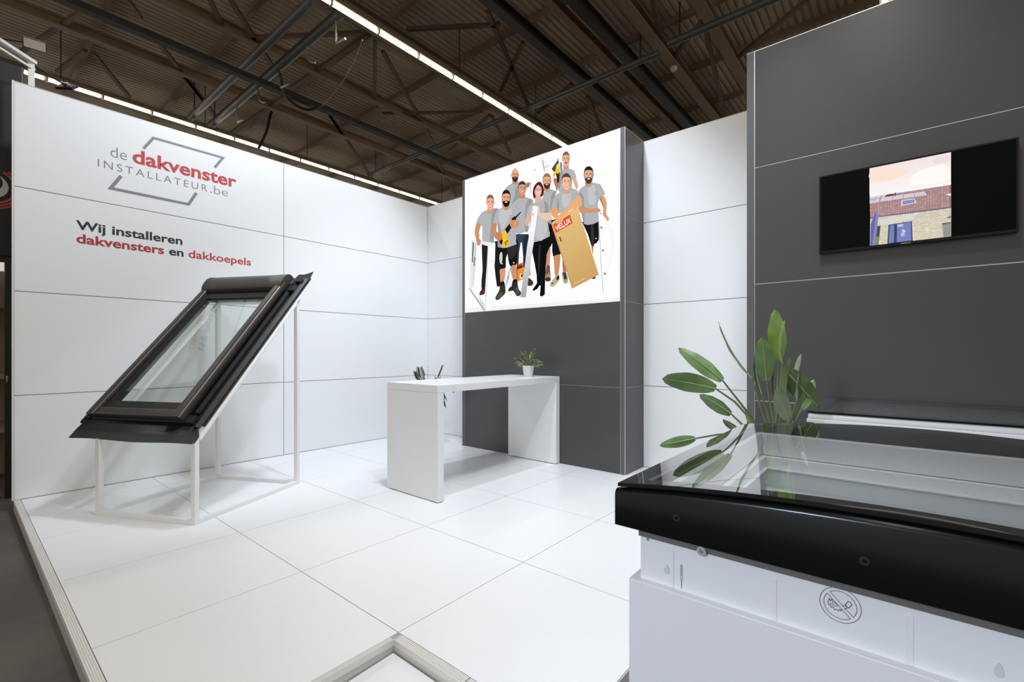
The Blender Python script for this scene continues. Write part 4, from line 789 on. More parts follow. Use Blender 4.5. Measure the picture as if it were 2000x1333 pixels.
(0,(197,147,117),[(2.356,3.487),(2.355,3.468),(2.353,3.452),(2.35,3.44),(2.345,3.435),(2.341,3.436),(2.336,3.443),(2.333,3.456),(2.33,3.473),(2.33,3.492),(2.33,3.511),(2.333,3.527),(2.336,3.539),(2.341,3.545),(2.345,3.544),(2.35,3.536),(2.353,3.523),(2.355,3.506)]),
(1,(22,18,18),[(2.221,3.528),(2.236,3.489),(2.268,3.493),(2.29,3.484),(2.311,3.485),(2.343,3.467),(2.357,3.5),(2.352,3.441),(2.319,3.402),(2.29,3.401),(2.26,3.414),(2.226,3.467)]),
(0,(62,46,40),[(2.272,3.532),(2.272,3.53),(2.27,3.529),(2.267,3.529),(2.263,3.529),(2.259,3.53),(2.255,3.531),(2.252,3.533),(2.251,3.535),(2.25,3.537),(2.251,3.538),(2.252,3.539),(2.255,3.54),(2.259,3.54),(2.263,3.539),(2.267,3.538),(2.27,3.536),(2.272,3.534)]),
(0,(115,85,68),[(2.279,3.547),(2.278,3.545),(2.275,3.545),(2.27,3.545),(2.263,3.545),(2.257,3.546),(2.25,3.548),(2.245,3.549),(2.241,3.551),(2.24,3.553),(2.241,3.554),(2.244,3.555),(2.25,3.555),(2.256,3.554),(2.263,3.553),(2.269,3.552),(2.274,3.55),(2.278,3.548)]),
(0,(62,46,40),[(2.329,3.52),(2.328,3.519),(2.326,3.517),(2.323,3.517),(2.32,3.517),(2.316,3.518),(2.312,3.519),(2.309,3.521),(2.307,3.523),(2.307,3.525),(2.307,3.526),(2.309,3.528),(2.312,3.528),(2.316,3.528),(2.32,3.527),(2.323,3.526),(2.326,3.524),(2.328,3.522)]),
(0,(115,85,68),[(2.338,3.532),(2.337,3.531),(2.334,3.531),(2.329,3.531),(2.322,3.532),(2.316,3.534),(2.309,3.536),(2.304,3.538),(2.301,3.541),(2.3,3.542),(2.301,3.543),(2.305,3.544),(2.31,3.543),(2.316,3.542),(2.323,3.54),(2.329,3.538),(2.334,3.536),(2.337,3.534)]),
(1,(197,147,117),[(2.286,3.524),(2.299,3.494),(2.293,3.488),(2.278,3.496)]),
(0,(150,74,66),[(2.319,3.461),(2.317,3.457),(2.312,3.455),(2.304,3.454),(2.295,3.454),(2.284,3.457),(2.275,3.46),(2.267,3.464),(2.261,3.469),(2.26,3.473),(2.261,3.477),(2.267,3.479),(2.275,3.48),(2.284,3.479),(2.295,3.477),(2.304,3.474),(2.312,3.47),(2.317,3.465)]),
(0,(246,240,236),[(2.313,3.464),(2.312,3.462),(2.308,3.461),(2.301,3.461),(2.294,3.462),(2.285,3.463),(2.278,3.466),(2.271,3.468),(2.267,3.471),(2.266,3.474),(2.267,3.476),(2.271,3.477),(2.278,3.478),(2.285,3.477),(2.294,3.475),(2.301,3.473),(2.308,3.47),(2.312,3.467)]),
(0,(22,22,24),[(3.062,2.934),(3.128,2.923),(3.203,2.642),(3.172,2.619),(3.079,2.615),(3.064,2.684)]),
(1,(206,140,104),[(3.091,2.615),(3.183,2.623),(3.186,2.545),(3.157,2.367),(3.109,2.37),(3.093,2.519)]),
(1,(180,112,84),[(3.223,2.58),(3.278,2.454),(3.269,2.391),(3.23,2.395)]),
(1,(186,172,140),[(3.03,2.246),(3.044,2.286),(3.121,2.367),(3.171,2.372),(3.174,2.31),(3.128,2.264),(3.084,2.233)]),
(0,(36,36,36),[(3.128,2.348),(3.168,2.373),(3.171,2.322),(3.137,2.303)]),
(0,(40,38,36),[(3.053,2.293),(3.084,2.279),(3.07,2.265),(3.048,2.275)]),
(1,(168,156,128),[(3.212,2.393),(3.268,2.395),(3.302,2.323),(3.295,2.265),(3.242,2.266)]),
(0,(48,48,46),[(3.229,2.395),(3.268,2.398),(3.289,2.31),(3.25,2.307)]),
(0,(176,178,181),[(3.054,3.245),(3.076,3.322),(3.107,3.382),(3.211,3.423),(3.347,3.428),(3.432,3.389),(3.471,3.309),(3.404,3.271),(3.357,3.184),(3.26,3.142),(3.142,3.15),(3.134,3.219)]),
(1,(150,152,156),[(3.134,3.219),(3.152,3.347),(3.172,3.261),(3.162,3.152),(3.142,3.15)]),
(1,(192,194,197),[(3.211,3.368),(3.328,3.375),(3.347,3.274),(3.25,3.196)]),
(0,(206,130,132),[(3.304,3.336),(3.335,3.337),(3.335,3.333),(3.304,3.331)]),
(0,(206,130,132),[(3.304,3.318),(3.335,3.32),(3.335,3.315),(3.304,3.313)]),
(1,(226,164,108),[(3.057,3.242),(3.136,3.223),(3.157,3.132),(3.127,3.084),(3.063,3.141)]),
(0,(196,150,96),[(3.042,3.051),(3.44,3.176),(3.738,2.315),(3.362,2.183)]),
(0,(226,188,126),[(3.06,3.052),(3.442,3.171),(3.464,3.109),(3.083,2.989)]),
(0,(224,186,124),[(3.083,2.989),(3.464,3.109),(3.485,3.047),(3.106,2.926)]),
(0,(222,184,122),[(3.106,2.926),(3.485,3.047),(3.506,2.985),(3.129,2.864)]),
(0,(220,182,120),[(3.129,2.864),(3.506,2.985),(3.528,2.923),(3.152,2.802)]),
(0,(218,180,118),[(3.152,2.802),(3.528,2.923),(3.549,2.862),(3.175,2.74)]),
(0,(216,178,116),[(3.175,2.74),(3.549,2.862),(3.57,2.801),(3.197,2.678)]),
(0,(214,176,114),[(3.197,2.678),(3.57,2.801),(3.591,2.74),(3.22,2.617)]),
(0,(212,174,112),[(3.22,2.617),(3.591,2.74),(3.612,2.68),(3.242,2.556)]),
(0,(210,172,110),[(3.242,2.556),(3.612,2.68),(3.633,2.62),(3.264,2.496)]),
(0,(208,170,108),[(3.264,2.496),(3.633,2.62),(3.653,2.56),(3.286,2.435)]),
(0,(206,168,106),[(3.286,2.435),(3.653,2.56),(3.674,2.501),(3.308,2.375)]),
(0,(204,166,104),[(3.308,2.375),(3.674,2.501),(3.694,2.441),(3.33,2.315)]),
(0,(202,164,102),[(3.33,2.315),(3.694,2.441),(3.715,2.382),(3.352,2.256)]),
(0,(200,162,100),[(3.352,2.256),(3.715,2.382),(3.735,2.324),(3.374,2.197)]),
(0,(104,84,52),[(3.171,2.847),(3.19,2.854),(3.214,2.789),(3.194,2.782)]),
(0,(236,206,150),[(3.387,2.243),(3.543,2.298),(3.546,2.29),(3.39,2.235)]),
(0,(226,84,44),[(3.079,3.024),(3.333,3.103),(3.373,2.99),(3.121,2.909)]),
(0,(250,246,242),[(3.118,2.997),(3.155,2.948),(3.149,2.939),(3.113,2.988)]),
(0,(250,246,242),[(3.147,2.945),(3.144,3.005),(3.154,3.001),(3.157,2.942)]),
(0,(250,246,242),[(3.196,3.01),(3.162,3.0),(3.157,3.014),(3.19,3.024)]),
(0,(250,246,242),[(3.164,3.008),(3.184,2.954),(3.175,2.951),(3.155,3.005)]),
(0,(250,246,242),[(3.177,2.959),(3.21,2.97),(3.215,2.956),(3.182,2.945)]),
(0,(250,246,242),[(3.167,2.988),(3.193,2.996),(3.198,2.982),(3.172,2.973)]),
(0,(250,246,242),[(3.208,3.022),(3.227,2.968),(3.219,2.965),(3.199,3.019)]),
(0,(250,246,242),[(3.221,2.973),(3.254,2.984),(3.259,2.97),(3.226,2.959)]),
(0,(250,246,242),[(3.251,3.036),(3.266,2.995),(3.257,2.992),(3.243,3.033)]),
(0,(250,246,242),[(3.263,2.999),(3.276,2.988),(3.273,2.977),(3.26,2.988)]),
(0,(250,246,242),[(3.272,2.99),(3.288,2.995),(3.293,2.981),(3.277,2.976)]),
(0,(250,246,242),[(3.286,2.992),(3.289,3.008),(3.299,3.0),(3.296,2.984)]),
(0,(250,246,242),[(3.29,3.002),(3.276,3.043),(3.284,3.046),(3.298,3.005)]),
(0,(250,246,242),[(3.305,2.998),(3.318,3.062),(3.327,3.054),(3.314,2.99)]),
(0,(250,246,242),[(3.291,3.054),(3.343,3.01),(3.34,2.998),(3.289,3.042)]),
(1,(232,174,118),[(3.404,3.275),(3.471,3.309),(3.501,3.235),(3.49,3.174),(3.352,3.157),(3.265,3.112),(3.211,3.036),(3.127,3.04),(3.15,3.113),(3.255,3.175)]),
(1,(236,184,140),[(3.137,3.087),(3.157,3.091),(3.15,3.031),(3.134,3.029)]),
(1,(236,184,140),[(3.163,3.088),(3.183,3.093),(3.174,3.031),(3.158,3.03)]),
(1,(236,184,140),[(3.188,3.09),(3.208,3.095),(3.197,3.032),(3.182,3.031)]),
(1,(236,184,140),[(3.214,3.092),(3.234,3.097),(3.221,3.033),(3.205,3.032)]),
(0,(170,110,70),[(3.159,3.087),(3.164,3.088),(3.152,3.034),(3.148,3.035)]),
(0,(170,110,70),[(3.185,3.089),(3.189,3.09),(3.176,3.035),(3.172,3.036)]),
(0,(170,110,70),[(3.21,3.091),(3.215,3.092),(3.199,3.036),(3.195,3.037)]),
(0,(210,161,132),[(3.317,3.415),(3.315,3.399),(3.308,3.387),(3.298,3.378),(3.286,3.376),(3.272,3.378),(3.26,3.387),(3.249,3.4),(3.243,3.415),(3.24,3.432),(3.243,3.448),(3.249,3.46),(3.26,3.469),(3.272,3.471),(3.286,3.468),(3.298,3.46),(3.308,3.447),(3.315,3.432)]),
(1,(210,161,132),[(3.243,3.464),(3.32,3.447),(3.328,3.376),(3.282,3.365),(3.235,3.396)]),
(0,(210,161,132),[(3.226,3.524),(3.226,3.517),(3.224,3.512),(3.222,3.508),(3.219,3.506),(3.215,3.507),(3.213,3.51),(3.21,3.515),(3.209,3.521),(3.208,3.528),(3.209,3.534),(3.21,3.54),(3.213,3.543),(3.215,3.545),(3.219,3.544),(3.222,3.541),(3.224,3.536),(3.226,3.53)]),
(0,(210,161,132),[(3.354,3.494),(3.353,3.488),(3.352,3.482),(3.349,3.479),(3.347,3.477),(3.344,3.478),(3.341,3.481),(3.338,3.485),(3.337,3.492),(3.336,3.498),(3.337,3.505),(3.338,3.51),(3.341,3.514),(3.344,3.515),(3.347,3.515),(3.349,3.512),(3.352,3.507),(3.353,3.501)]),
(0,(84,66,54),[(3.349,3.529),(3.345,3.503),(3.333,3.481),(3.315,3.467),(3.293,3.462),(3.27,3.468),(3.247,3.482),(3.229,3.505),(3.217,3.532),(3.213,3.561),(3.217,3.588),(3.229,3.61),(3.247,3.624),(3.27,3.628),(3.293,3.623),(3.315,3.608),(3.333,3.585),(3.345,3.558)]),
(1,(245,188,154),[(3.222,3.559),(3.235,3.58),(3.282,3.577),(3.328,3.558),(3.34,3.532),(3.337,3.477),(3.32,3.43),(3.282,3.412),(3.243,3.447),(3.225,3.502)]),
(0,(210,161,132),[(3.339,3.485),(3.338,3.468),(3.336,3.453),(3.333,3.442),(3.329,3.437),(3.325,3.438),(3.322,3.444),(3.319,3.457),(3.317,3.472),(3.316,3.49),(3.317,3.507),(3.319,3.522),(3.322,3.533),(3.325,3.538),(3.329,3.537),(3.333,3.531),(3.336,3.518),(3.338,3.503)]),
(0,(62,46,40),[(3.267,3.527),(3.266,3.526),(3.265,3.525),(3.262,3.524),(3.259,3.524),(3.255,3.525),(3.252,3.526),(3.25,3.528),(3.248,3.53),(3.247,3.532),(3.248,3.533),(3.25,3.534),(3.252,3.535),(3.255,3.534),(3.259,3.534),(3.262,3.532),(3.265,3.531),(3.266,3.529)]),
(0,(122,94,77),[(3.273,3.541),(3.272,3.54),(3.269,3.539),(3.264,3.539),(3.259,3.539),(3.253,3.54),(3.248,3.542),(3.243,3.543),(3.24,3.545),(3.239,3.547),(3.24,3.548),(3.243,3.548),(3.247,3.548),(3.253,3.548),(3.258,3.547),(3.264,3.546),(3.268,3.544),(3.271,3.542)]),
(0,(62,46,40),[(3.315,3.516),(3.315,3.514),(3.313,3.513),(3.311,3.513),(3.307,3.513),(3.304,3.514),(3.301,3.515),(3.298,3.517),(3.297,3.519),(3.296,3.52),(3.297,3.522),(3.298,3.523),(3.301,3.523),(3.304,3.523),(3.307,3.522),(3.311,3.521),(3.313,3.519),(3.315,3.518)]),
(0,(122,94,77),[(3.324,3.527),(3.322,3.526),(3.319,3.526),(3.315,3.526),(3.31,3.527),(3.304,3.529),(3.298,3.531),(3.294,3.533),(3.291,3.535),(3.291,3.537),(3.292,3.538),(3.295,3.538),(3.299,3.537),(3.304,3.536),(3.31,3.535),(3.316,3.533),(3.32,3.53),(3.323,3.528)]),
(1,(210,161,132),[(3.279,3.52),(3.289,3.492),(3.284,3.486),(3.271,3.494)]),
(0,(150,74,66),[(3.307,3.461),(3.306,3.458),(3.301,3.456),(3.294,3.455),(3.286,3.455),(3.277,3.457),(3.269,3.46),(3.262,3.464),(3.257,3.469),(3.256,3.473),(3.257,3.476),(3.262,3.478),(3.269,3.479),(3.277,3.478),(3.286,3.476),(3.294,3.473),(3.301,3.469),(3.306,3.465)]),
(0,(246,240,236),[(3.302,3.464),(3.301,3.463),(3.297,3.461),(3.292,3.461),(3.285,3.462),(3.278,3.463),(3.271,3.466),(3.266,3.468),(3.262,3.471),(3.261,3.474),(3.262,3.476),(3.266,3.477),(3.271,3.477),(3.278,3.476),(3.285,3.475),(3.292,3.472),(3.297,3.47),(3.301,3.467)])]
SCREEN = [(0,(244,228,224),[(6.317,2.763),(6.759,2.764),(6.759,2.738),(6.317,2.737)]),
(0,(244,230,227),[(6.317,2.737),(6.759,2.738),(6.759,2.712),(6.317,2.711)]),
(0,(245,232,230),[(6.317,2.711),(6.759,2.712),(6.759,2.686),(6.317,2.685)]),
(0,(245,235,232),[(6.317,2.685),(6.759,2.686),(6.759,2.66),(6.317,2.659)]),
(0,(245,237,235),[(6.317,2.659),(6.759,2.66),(6.759,2.635),(6.317,2.633)]),
(0,(246,239,238),[(6.317,2.633),(6.759,2.635),(6.759,2.609),(6.317,2.607)]),
(0,(246,241,240),[(6.317,2.607),(6.759,2.609),(6.759,2.583),(6.317,2.581)]),
(0,(246,244,243),[(6.317,2.581),(6.759,2.583),(6.759,2.557),(6.318,2.555)]),
(0,(247,246,246),[(6.318,2.555),(6.759,2.557),(6.759,2.531),(6.318,2.53)]),
(0,(247,248,249),[(6.318,2.53),(6.759,2.531),(6.759,2.506),(6.318,2.504)]),
(1,(252,248,244),[(6.56,2.653),(6.64,2.686),(6.719,2.69),(6.744,2.655),(6.744,2.58),(6.596,2.573),(6.542,2.592)]),
(1,(236,220,226),[(6.667,2.738),(6.744,2.741),(6.746,2.703),(6.719,2.701),(6.676,2.707)]),
(1,(250,226,210),[(6.327,2.74),(6.458,2.732),(6.532,2.689),(6.467,2.651),(6.332,2.664)]),
(0,(156,120,124),[(6.318,2.549),(6.759,2.541),(6.76,2.387),(6.321,2.399)]),
('G',(186,152,150),[(6.318,2.549),(6.759,2.541),(6.76,2.392),(6.321,2.4)],11,30,0.82,0.74,0),
(0,(212,204,214),[(6.318,2.549),(6.419,2.549),(6.4,2.531),(6.458,2.53),(6.623,2.524),(6.637,2.498),(6.56,2.498),(6.386,2.504),(6.32,2.499)]),
(0,(150,146,160),[(6.384,2.548),(6.391,2.548),(6.377,2.504),(6.371,2.504)]),
(0,(150,146,160),[(6.453,2.53),(6.456,2.53),(6.447,2.505),(6.443,2.505)]),
(0,(150,146,160),[(6.508,2.528),(6.511,2.528),(6.51,2.499),(6.507,2.5)]),
(0,(150,146,160),[(6.566,2.525),(6.569,2.525),(6.573,2.498),(6.57,2.498)]),
(0,(150,146,160),[(6.32,2.531),(6.395,2.532),(6.395,2.529),(6.32,2.526)]),
(0,(150,146,160),[(6.356,2.548),(6.359,2.548),(6.337,2.5),(6.333,2.5)]),
(0,(96,92,104),[(6.461,2.55),(6.469,2.553),(6.469,2.528),(6.46,2.526)]),
(0,(110,76,72),[(6.419,2.548),(6.458,2.547),(6.456,2.531),(6.401,2.531)]),
(0,(226,224,234),[(6.499,2.489),(6.569,2.489),(6.582,2.454),(6.497,2.45)]),
(0,(140,142,196),[(6.505,2.484),(6.568,2.483),(6.574,2.459),(6.505,2.455)]),
(0,(226,226,234),[(6.732,2.483),(6.759,2.484),(6.759,2.464),(6.748,2.47)]),
(0,(112,116,134),[(6.321,2.399),(6.371,2.403),(6.712,2.392),(6.76,2.394),(6.76,2.384),(6.712,2.382),(6.371,2.393),(6.321,2.387)]),
(0,(198,190,178),[(6.321,2.387),(6.371,2.393),(6.712,2.382),(6.76,2.384),(6.76,2.189),(6.319,2.186)]),
('G',(222,212,188),[(6.321,2.386),(6.76,2.383),(6.76,2.191),(6.319,2.188)],16,26,0.86,0.7,1),
(0,(216,216,206),[(6.371,2.374),(6.505,2.377),(6.569,2.376),(6.569,2.342),(6.429,2.336),(6.381,2.332)]),
(0,(60,72,104),[(6.427,2.326),(6.556,2.33),(6.561,2.189),(6.42,2.188)]),
(0,(120,130,186),[(6.434,2.319),(6.46,2.32),(6.457,2.194),(6.428,2.193)]),
(0,(124,132,190),[(6.475,2.323),(6.55,2.325),(6.554,2.195),(6.473,2.193)]),
(0,(192,196,226),[(6.476,2.319),(6.508,2.319),(6.508,2.301),(6.477,2.302)]),
(0,(180,184,214),[(6.495,2.258),(6.516,2.261),(6.518,2.231),(6.497,2.23)]),
(0,(206,208,230),[(6.5,2.27),(6.509,2.283),(6.523,2.263),(6.514,2.255)]),
(0,(78,84,84),[(6.354,2.328),(6.382,2.329),(6.369,2.187),(6.349,2.188)]),
(0,(116,150,84),[(6.356,2.25),(6.372,2.251),(6.368,2.187),(6.35,2.188)]),
(0,(138,132,190),[(6.352,2.435),(6.37,2.409),(6.351,2.187),(6.32,2.187),(6.324,2.348)]),
(0,(110,104,164),[(6.352,2.435),(6.356,2.411),(6.332,2.188),(6.321,2.187),(6.324,2.348)]),
(0,(228,228,230),[(6.566,2.385),(6.586,2.386),(6.587,2.371),(6.569,2.371)]),
(0,(206,204,204),[(6.573,2.37),(6.578,2.37),(6.58,2.304),(6.574,2.305)]),
(0,(236,226,206),[(6.651,2.254),(6.649,2.247),(6.646,2.242),(6.641,2.239),(6.636,2.24),(6.631,2.244),(6.627,2.251),(6.626,2.258),(6.627,2.265),(6.631,2.27),(6.636,2.272),(6.641,2.271),(6.646,2.267),(6.649,2.261)]),
(0,(206,196,176),[(6.647,2.254),(6.646,2.249),(6.644,2.246),(6.64,2.244),(6.636,2.245),(6.633,2.248),(6.63,2.252),(6.629,2.257),(6.63,2.262),(6.633,2.266),(6.636,2.268),(6.64,2.267),(6.644,2.264),(6.646,2.26)]),
(0,(240,232,214),[(6.644,2.255),(6.643,2.252),(6.642,2.249),(6.64,2.248),(6.637,2.249),(6.635,2.25),(6.633,2.253),(6.633,2.257),(6.633,2.26),(6.635,2.262),(6.637,2.263),(6.64,2.263),(6.642,2.261),(6.643,2.258)]),
(0,(130,132,132),[(6.74,2.329),(6.759,2.331),(6.759,2.315),(6.743,2.315)]),
(0,(150,150,148),[(6.715,2.283),(6.759,2.287),(6.76,2.189),(6.721,2.19)]),
(0,(96,98,104),[(6.714,2.287),(6.759,2.289),(6.759,2.281),(6.714,2.277)])]
LEAVES = [((5.519, -2.743, 1.431), (5.747, -2.712, 1.256), 0.0497, [(5.809, -2.662, 1.154), (5.888, -2.632, 1.037), (5.928, -2.634, 0.917)], 0.15, 0), ((5.554, -3.063, 1.274), (5.75, -2.839, 1.218), 0.0583, [(5.826, -2.777, 1.151), (5.9, -2.708, 1.042), (5.932, -2.674, 0.924)], -0.2, 0), ((5.651, -2.791, 1.179), (5.797, -2.736, 1.081), 0.0433, [(5.839, -2.702, 1.03), (5.898, -2.667, 0.972), (5.932, -2.652, 0.907)], 0.3, 1), ((5.73, -2.726, 1.571), (5.881, -2.668, 1.27), 0.0324, [(5.911, -2.644, 1.146), (5.942, -2.631, 1.037), (5.957, -2.632, 0.92)], 1.0, 0), ((5.984, -2.623, 1.63), (5.992, -2.577, 1.365), 0.0568, [(5.986, -2.583, 1.214), (5.974, -2.606, 1.026), (5.969, -2.622, 0.893)], 0, 2), ((6.039, -2.656, 1.58), (6.017, -2.622, 1.345), 0.0397, [(6.005, -2.632, 1.191), (5.987, -2.638, 1.031), (5.977, -2.637, 0.897)], 1.0, 2), ((5.939, -2.711, 1.485), (5.949, -2.652, 1.259), 0.0507, [(5.963, -2.64, 1.149), (5.978, -2.628, 1.042), (5.976, -2.63, 0.895)], -0.3, 0), ((6.079, -2.443, 1.403), (6.06, -2.458, 1.154), 0.0441, [(6.04, -2.474, 1.072), (6.007, -2.536, 0.993), (5.981, -2.591, 0.89)], 1.1, 3), ((6.153, -2.356, 1.097), (6.006, -2.502, 1.314), 0.0662, [(5.98, -2.523, 1.182), (5.973, -2.563, 1.021), (5.97, -2.6, 0.89)], 0.2, 1), ((6.019, -2.749, 1.233), (6.051, -2.646, 1.059), 0.0443, [(6.045, -2.65, 1.025), (6.021, -2.644, 0.97), (5.99, -2.644, 0.9)], -0.1, 3), ((6.107, -2.548, 1.204), (6.065, -2.557, 1.05), 0.0454, [(6.048, -2.571, 1.008), (6.017, -2.596, 0.962), (5.986, -2.621, 0.895)], 0.5, 1), ((5.965, -2.535, 1.342), (5.972, -2.53, 1.127), 0.0359, [(5.974, -2.528, 1.058), (5.975, -2.562, 0.993), (5.974, -2.596, 0.89)], 0.8, 1), ((5.484, -2.927, 0.903), (5.627, -2.784, 0.938), 0.0334, [(5.717, -2.711, 0.958), (5.813, -2.676, 0.975), (5.922, -2.63, 0.899)], 0.2, 0), ((5.734, -2.658, 1.037), (5.813, -2.659, 0.989), 0.0248, [(5.841, -2.636, 0.972), (5.88, -2.639, 0.95), (5.928, -2.634, 0.895)], 0.4, 1), ((5.845, -2.632, 1.077), (5.878, -2.632, 1.02), 0.0192, [(5.895, -2.618, 0.987), (5.913, -2.63, 0.952), (5.934, -2.638, 0.897)], 0.2, 2), ((6.041, -2.525, 1.376), (6.016, -2.546, 1.186), 0.0407, [(6.005, -2.554, 1.104), (5.991, -2.583, 1.011), (5.977, -2.611, 0.893)], 0.4, 0), ((6.123, -2.342, 1.256), (6.079, -2.443, 1.099), 0.0359, [(6.049, -2.467, 1.038), (6.017, -2.527, 0.971), (5.983, -2.59, 0.89)], -0.3, 0), ((5.872, -2.534, 1.402), (5.905, -2.558, 1.18), 0.0306, [(5.925, -2.543, 1.097), (5.949, -2.566, 1.019), (5.965, -2.596, 0.888)], 0.6, 1)]
BRACES = [((-10.12, -3.05), (-14.3, -4.02)), ((-8.98, -2.45), (-9.54, -2.07)), ((-10.13, -1.68), (-13.03, 0.44)), ((-12.56, -2.78), (-14.72, -3.15)), ((-12.56, -2.6), (-14.82, -1.32)), ((-7.33, -1.11), (-8.41, -0.4)), ((-6.92, -0.78), (-9.05, 1.18)), ((-8.5, -0.16), (-5.4, 2.05)), ((-5.32, 2.23), (-9.79, 2.06)), ((-11.45, -0.71), (-14.02, 1.14)), ((-10.36, 2.18), (-14.96, 2.0)), ((-10.3, 3.67), (-11.49, 4.93)), ((-5.41, 2.49), (-8.85, 4.75)), ((-5.63, 2.91), (-9.43, 8.16)), ((-10.27, 3.65), (-15.26, 8.9)), ((-8.81, 5.08), (-5.77, 7.4)), ((-10.41, 9.04), (-13.64, 13.39)), ((-4.27, 2.78), (-2.11, 4.3)), ((-2.04, 3.71), (-4.14, 8.16)), ((-2.08, 5.28), (-4.31, 6.76)), ((-5.7, 7.85), (-7.35, 10.87)), ((-5.71, 7.74), (-9.61, 9.04)), ((1.53, 6.1), (1.02, 8.08)), ((2.33, 7.7), (1.29, 13.43)), ((2.3, 7.68), (0.98, 8.83)), ((-2.14, 8.99), (-3.04, 11.75)), ((-2.13, 7.97), (-4.18, 8.75)), ((4.64, 8.62), (2.54, 10.06))]
CABLE_A = [(-6.898, 0.427, 9.2), (-7.719, 0.898, 9.2), (-8.15, 1.271, 9.2), (-8.356, 1.767, 9.2), (-8.163, 2.005, 9.2), (-7.717, 2.046, 9.2)]
CABLE_B = [(-12.203, 2.672, 11.554), (-12.228, 2.587, 11.09), (-12.329, 2.441, 10.53), (-12.399, 2.32, 9.854), (-12.574, 2.112, 9.202)]
CABLE_C = [(-3.998, 1.206, 9.3), (-5.025, 1.568, 9.3), (-6.494, 1.947, 9.3), (-7.93, 2.156, 9.3)]

U = .992          # height of one wall panel
W = 2.48          # width of one wall panel
TOP = 4 * U
GAP = .004        # half joint

# ------------------------------------------------------------------ hall floor
b = MB()
b.box(-30, 30, -20, 40, -.14, -.10)
structure(b.build('floor', 'concrete'), 'dark worn concrete floor of the exhibition hall')

# ------------------------------------------------------------------ white stage with its floor boards
stage = setting('floor_stage', (0, 0, 0), 'raised white stage of large square floor boards')
XG = [.466 + 1.0173 * k for k in range(-1, 8)]
XG[0] = .004
YG = [-4.9155 + .9975 * k for k in range(0, 6)]
YG[5] = -.003
def stage_has(i, j):
    x, y = (XG[i] + XG[i + 1]) / 2, (YG[j] + YG[j + 1]) / 2
    if x > 5.5 and y < -3.0:
        return False
    if x > 4.53 and y < -3.92:
        return False
    return True
tile_mesh = {}
for i in range(len(XG) - 1):
    for j in range(len(YG) - 1):
        if not stage_has(i, j):
            continue
        dx, dy = round(XG[i + 1] - XG[i], 4), round(YG[j + 1] - YG[j], 4)
        g = .0022
        if (dx, dy) not in tile_mesh:
            o = MB().box(g, dx - g, g, dy - g, -.018, 0).build('floor_board', 'white_floor', stage)
            tile_mesh[(dx, dy)] = o
            o.location = (XG[i], YG[j], 0)
        else:
            instance(tile_mesh[(dx, dy)], (XG[i], YG[j], 0), stage)
# dark base under the joints and the risers
b = MB()
b.box(-.004, XG[5] - .006, YG[0] - .045, -.004, -.1, -.0185)
b.box(XG[5] - .006, XG[6] - .004, YG[1] - .006, -.004, -.1, -.0185)
b.box(XG[6] - .004, XG[8], YG[2] - .006, -.004, -.1, -.0185)
b.build('stage_base', 'joint_floor', stage)
def edge_profile(p, q, out, w=.044, split=None):
    """grooved aluminium edge strip with a plain riser under it"""
    p, q, out = Vector(p), Vector(q), Vector(out)
    b = MB()
    b.frame_box(p - Vector((0, 0, .03)), q - p, out * w, Vector((0, 0, .028)))
    b.build('edge_profile', 'alu_matt', stage)
    for k in range(5):
        o = out * (w * (.06 + .2 * k))
        MB().frame_box(p + o - Vector((0, 0, .004)), q - p, out * w * .13, Vector((0, 0, .005))).build('edge_rib', 'alu_matt', stage)
    b = MB()
    b.frame_box(p + out * (w - .012) - Vector((0, 0, .099)), q - p, out * .008, Vector((0, 0, .068)))
    b.build('riser', 'riser', stage)
edge_profile((-.012, YG[0] - .001, 0), (XG[5], YG[0] - .001, 0), (0, -1, 0))
edge_profile((XG[5], YG[1], 0), (XG[5] + .51, YG[1], 0), (0, -1, 0), .05)
edge_profile((XG[5] + .516, YG[1], 0), (XG[6], YG[1], 0), (0, -1, 0), .05)
edge_profile((XG[5], YG[0], 0), (XG[5], YG[1], 0), (1, 0, 0), .03)
MB().box(XG[6], XG[6] + .004, YG[1] - .05, YG[2], -.1, -.002).build('riser', 'riser', stage)
# the sloping white access plate in the notch of the stage
xr0, xr1 = XG[5] + .036, XG[6] - .02
b = MB()
ya, yb_ = YG[1] - .056, YG[1] - 1.05
p = [(xr0, ya, -.060), (xr1, ya, -.060), (xr1, yb_, -.096), (xr0, yb_, -.096)]
b.add(p + [(x, y, -.0995) for x, y, z in p], [(0, 3, 2, 1), (0, 1, 5, 4), (1, 2, 6, 5), (2, 3, 7, 6), (3, 0, 4, 7), (4, 5, 6, 7)])
ramp = b.build('access_ramp', 'white_floor')
rebase(ramp, ((xr0 + xr1) / 2, ya, -.0995))
tag(ramp, 'white sloping access ramp plate set in the notch of the stage edge', 'ramp')

# ------------------------------------------------------------------ panel walls
def panel_wall(root, spec, material, core, prof=None):
    """spec: list of (axis, plane, lo, hi, z0, z1, normal)"""
    for axis, plane, lo, hi, z0, z1, n in spec:
        b = MB()
        g = GAP
        t = .006 * n
        a0, a1 = sorted((plane, plane - t))
        if axis == 'x':
            b.box(a0, a1, lo + g, hi - g, z0 + g, z1 - g)
        else:
            b.box(lo + g, hi - g, a0, a1, z0 + g, z1 - g)
        b.build('wall_panel', material, root)
    MB().box(*core).build('wall_frame', 'joint', root)

wl = setting('wall_left', (0, 0, 0), 'white panel wall carrying the logo and slogan')
panel_wall(wl, [('x', 0, -W * (2 - c), -W * (1 - c), U * r, U * (r + 1), 1) for c in range(2) for r in range(4)], 'white',
           (-.055, -.0055, -2 * W - .002, -.001, 0, TOP - .001))
MB().box(-.056, .0005, -2 * W - .012, -2 * W + .002, -.001, TOP + .004).build('end_profile', 'alu_matt', wl)
MB().box(-.056, 0, -2 * W, 0, TOP - .002, TOP + .004).build('top_profile', 'alu', wl)

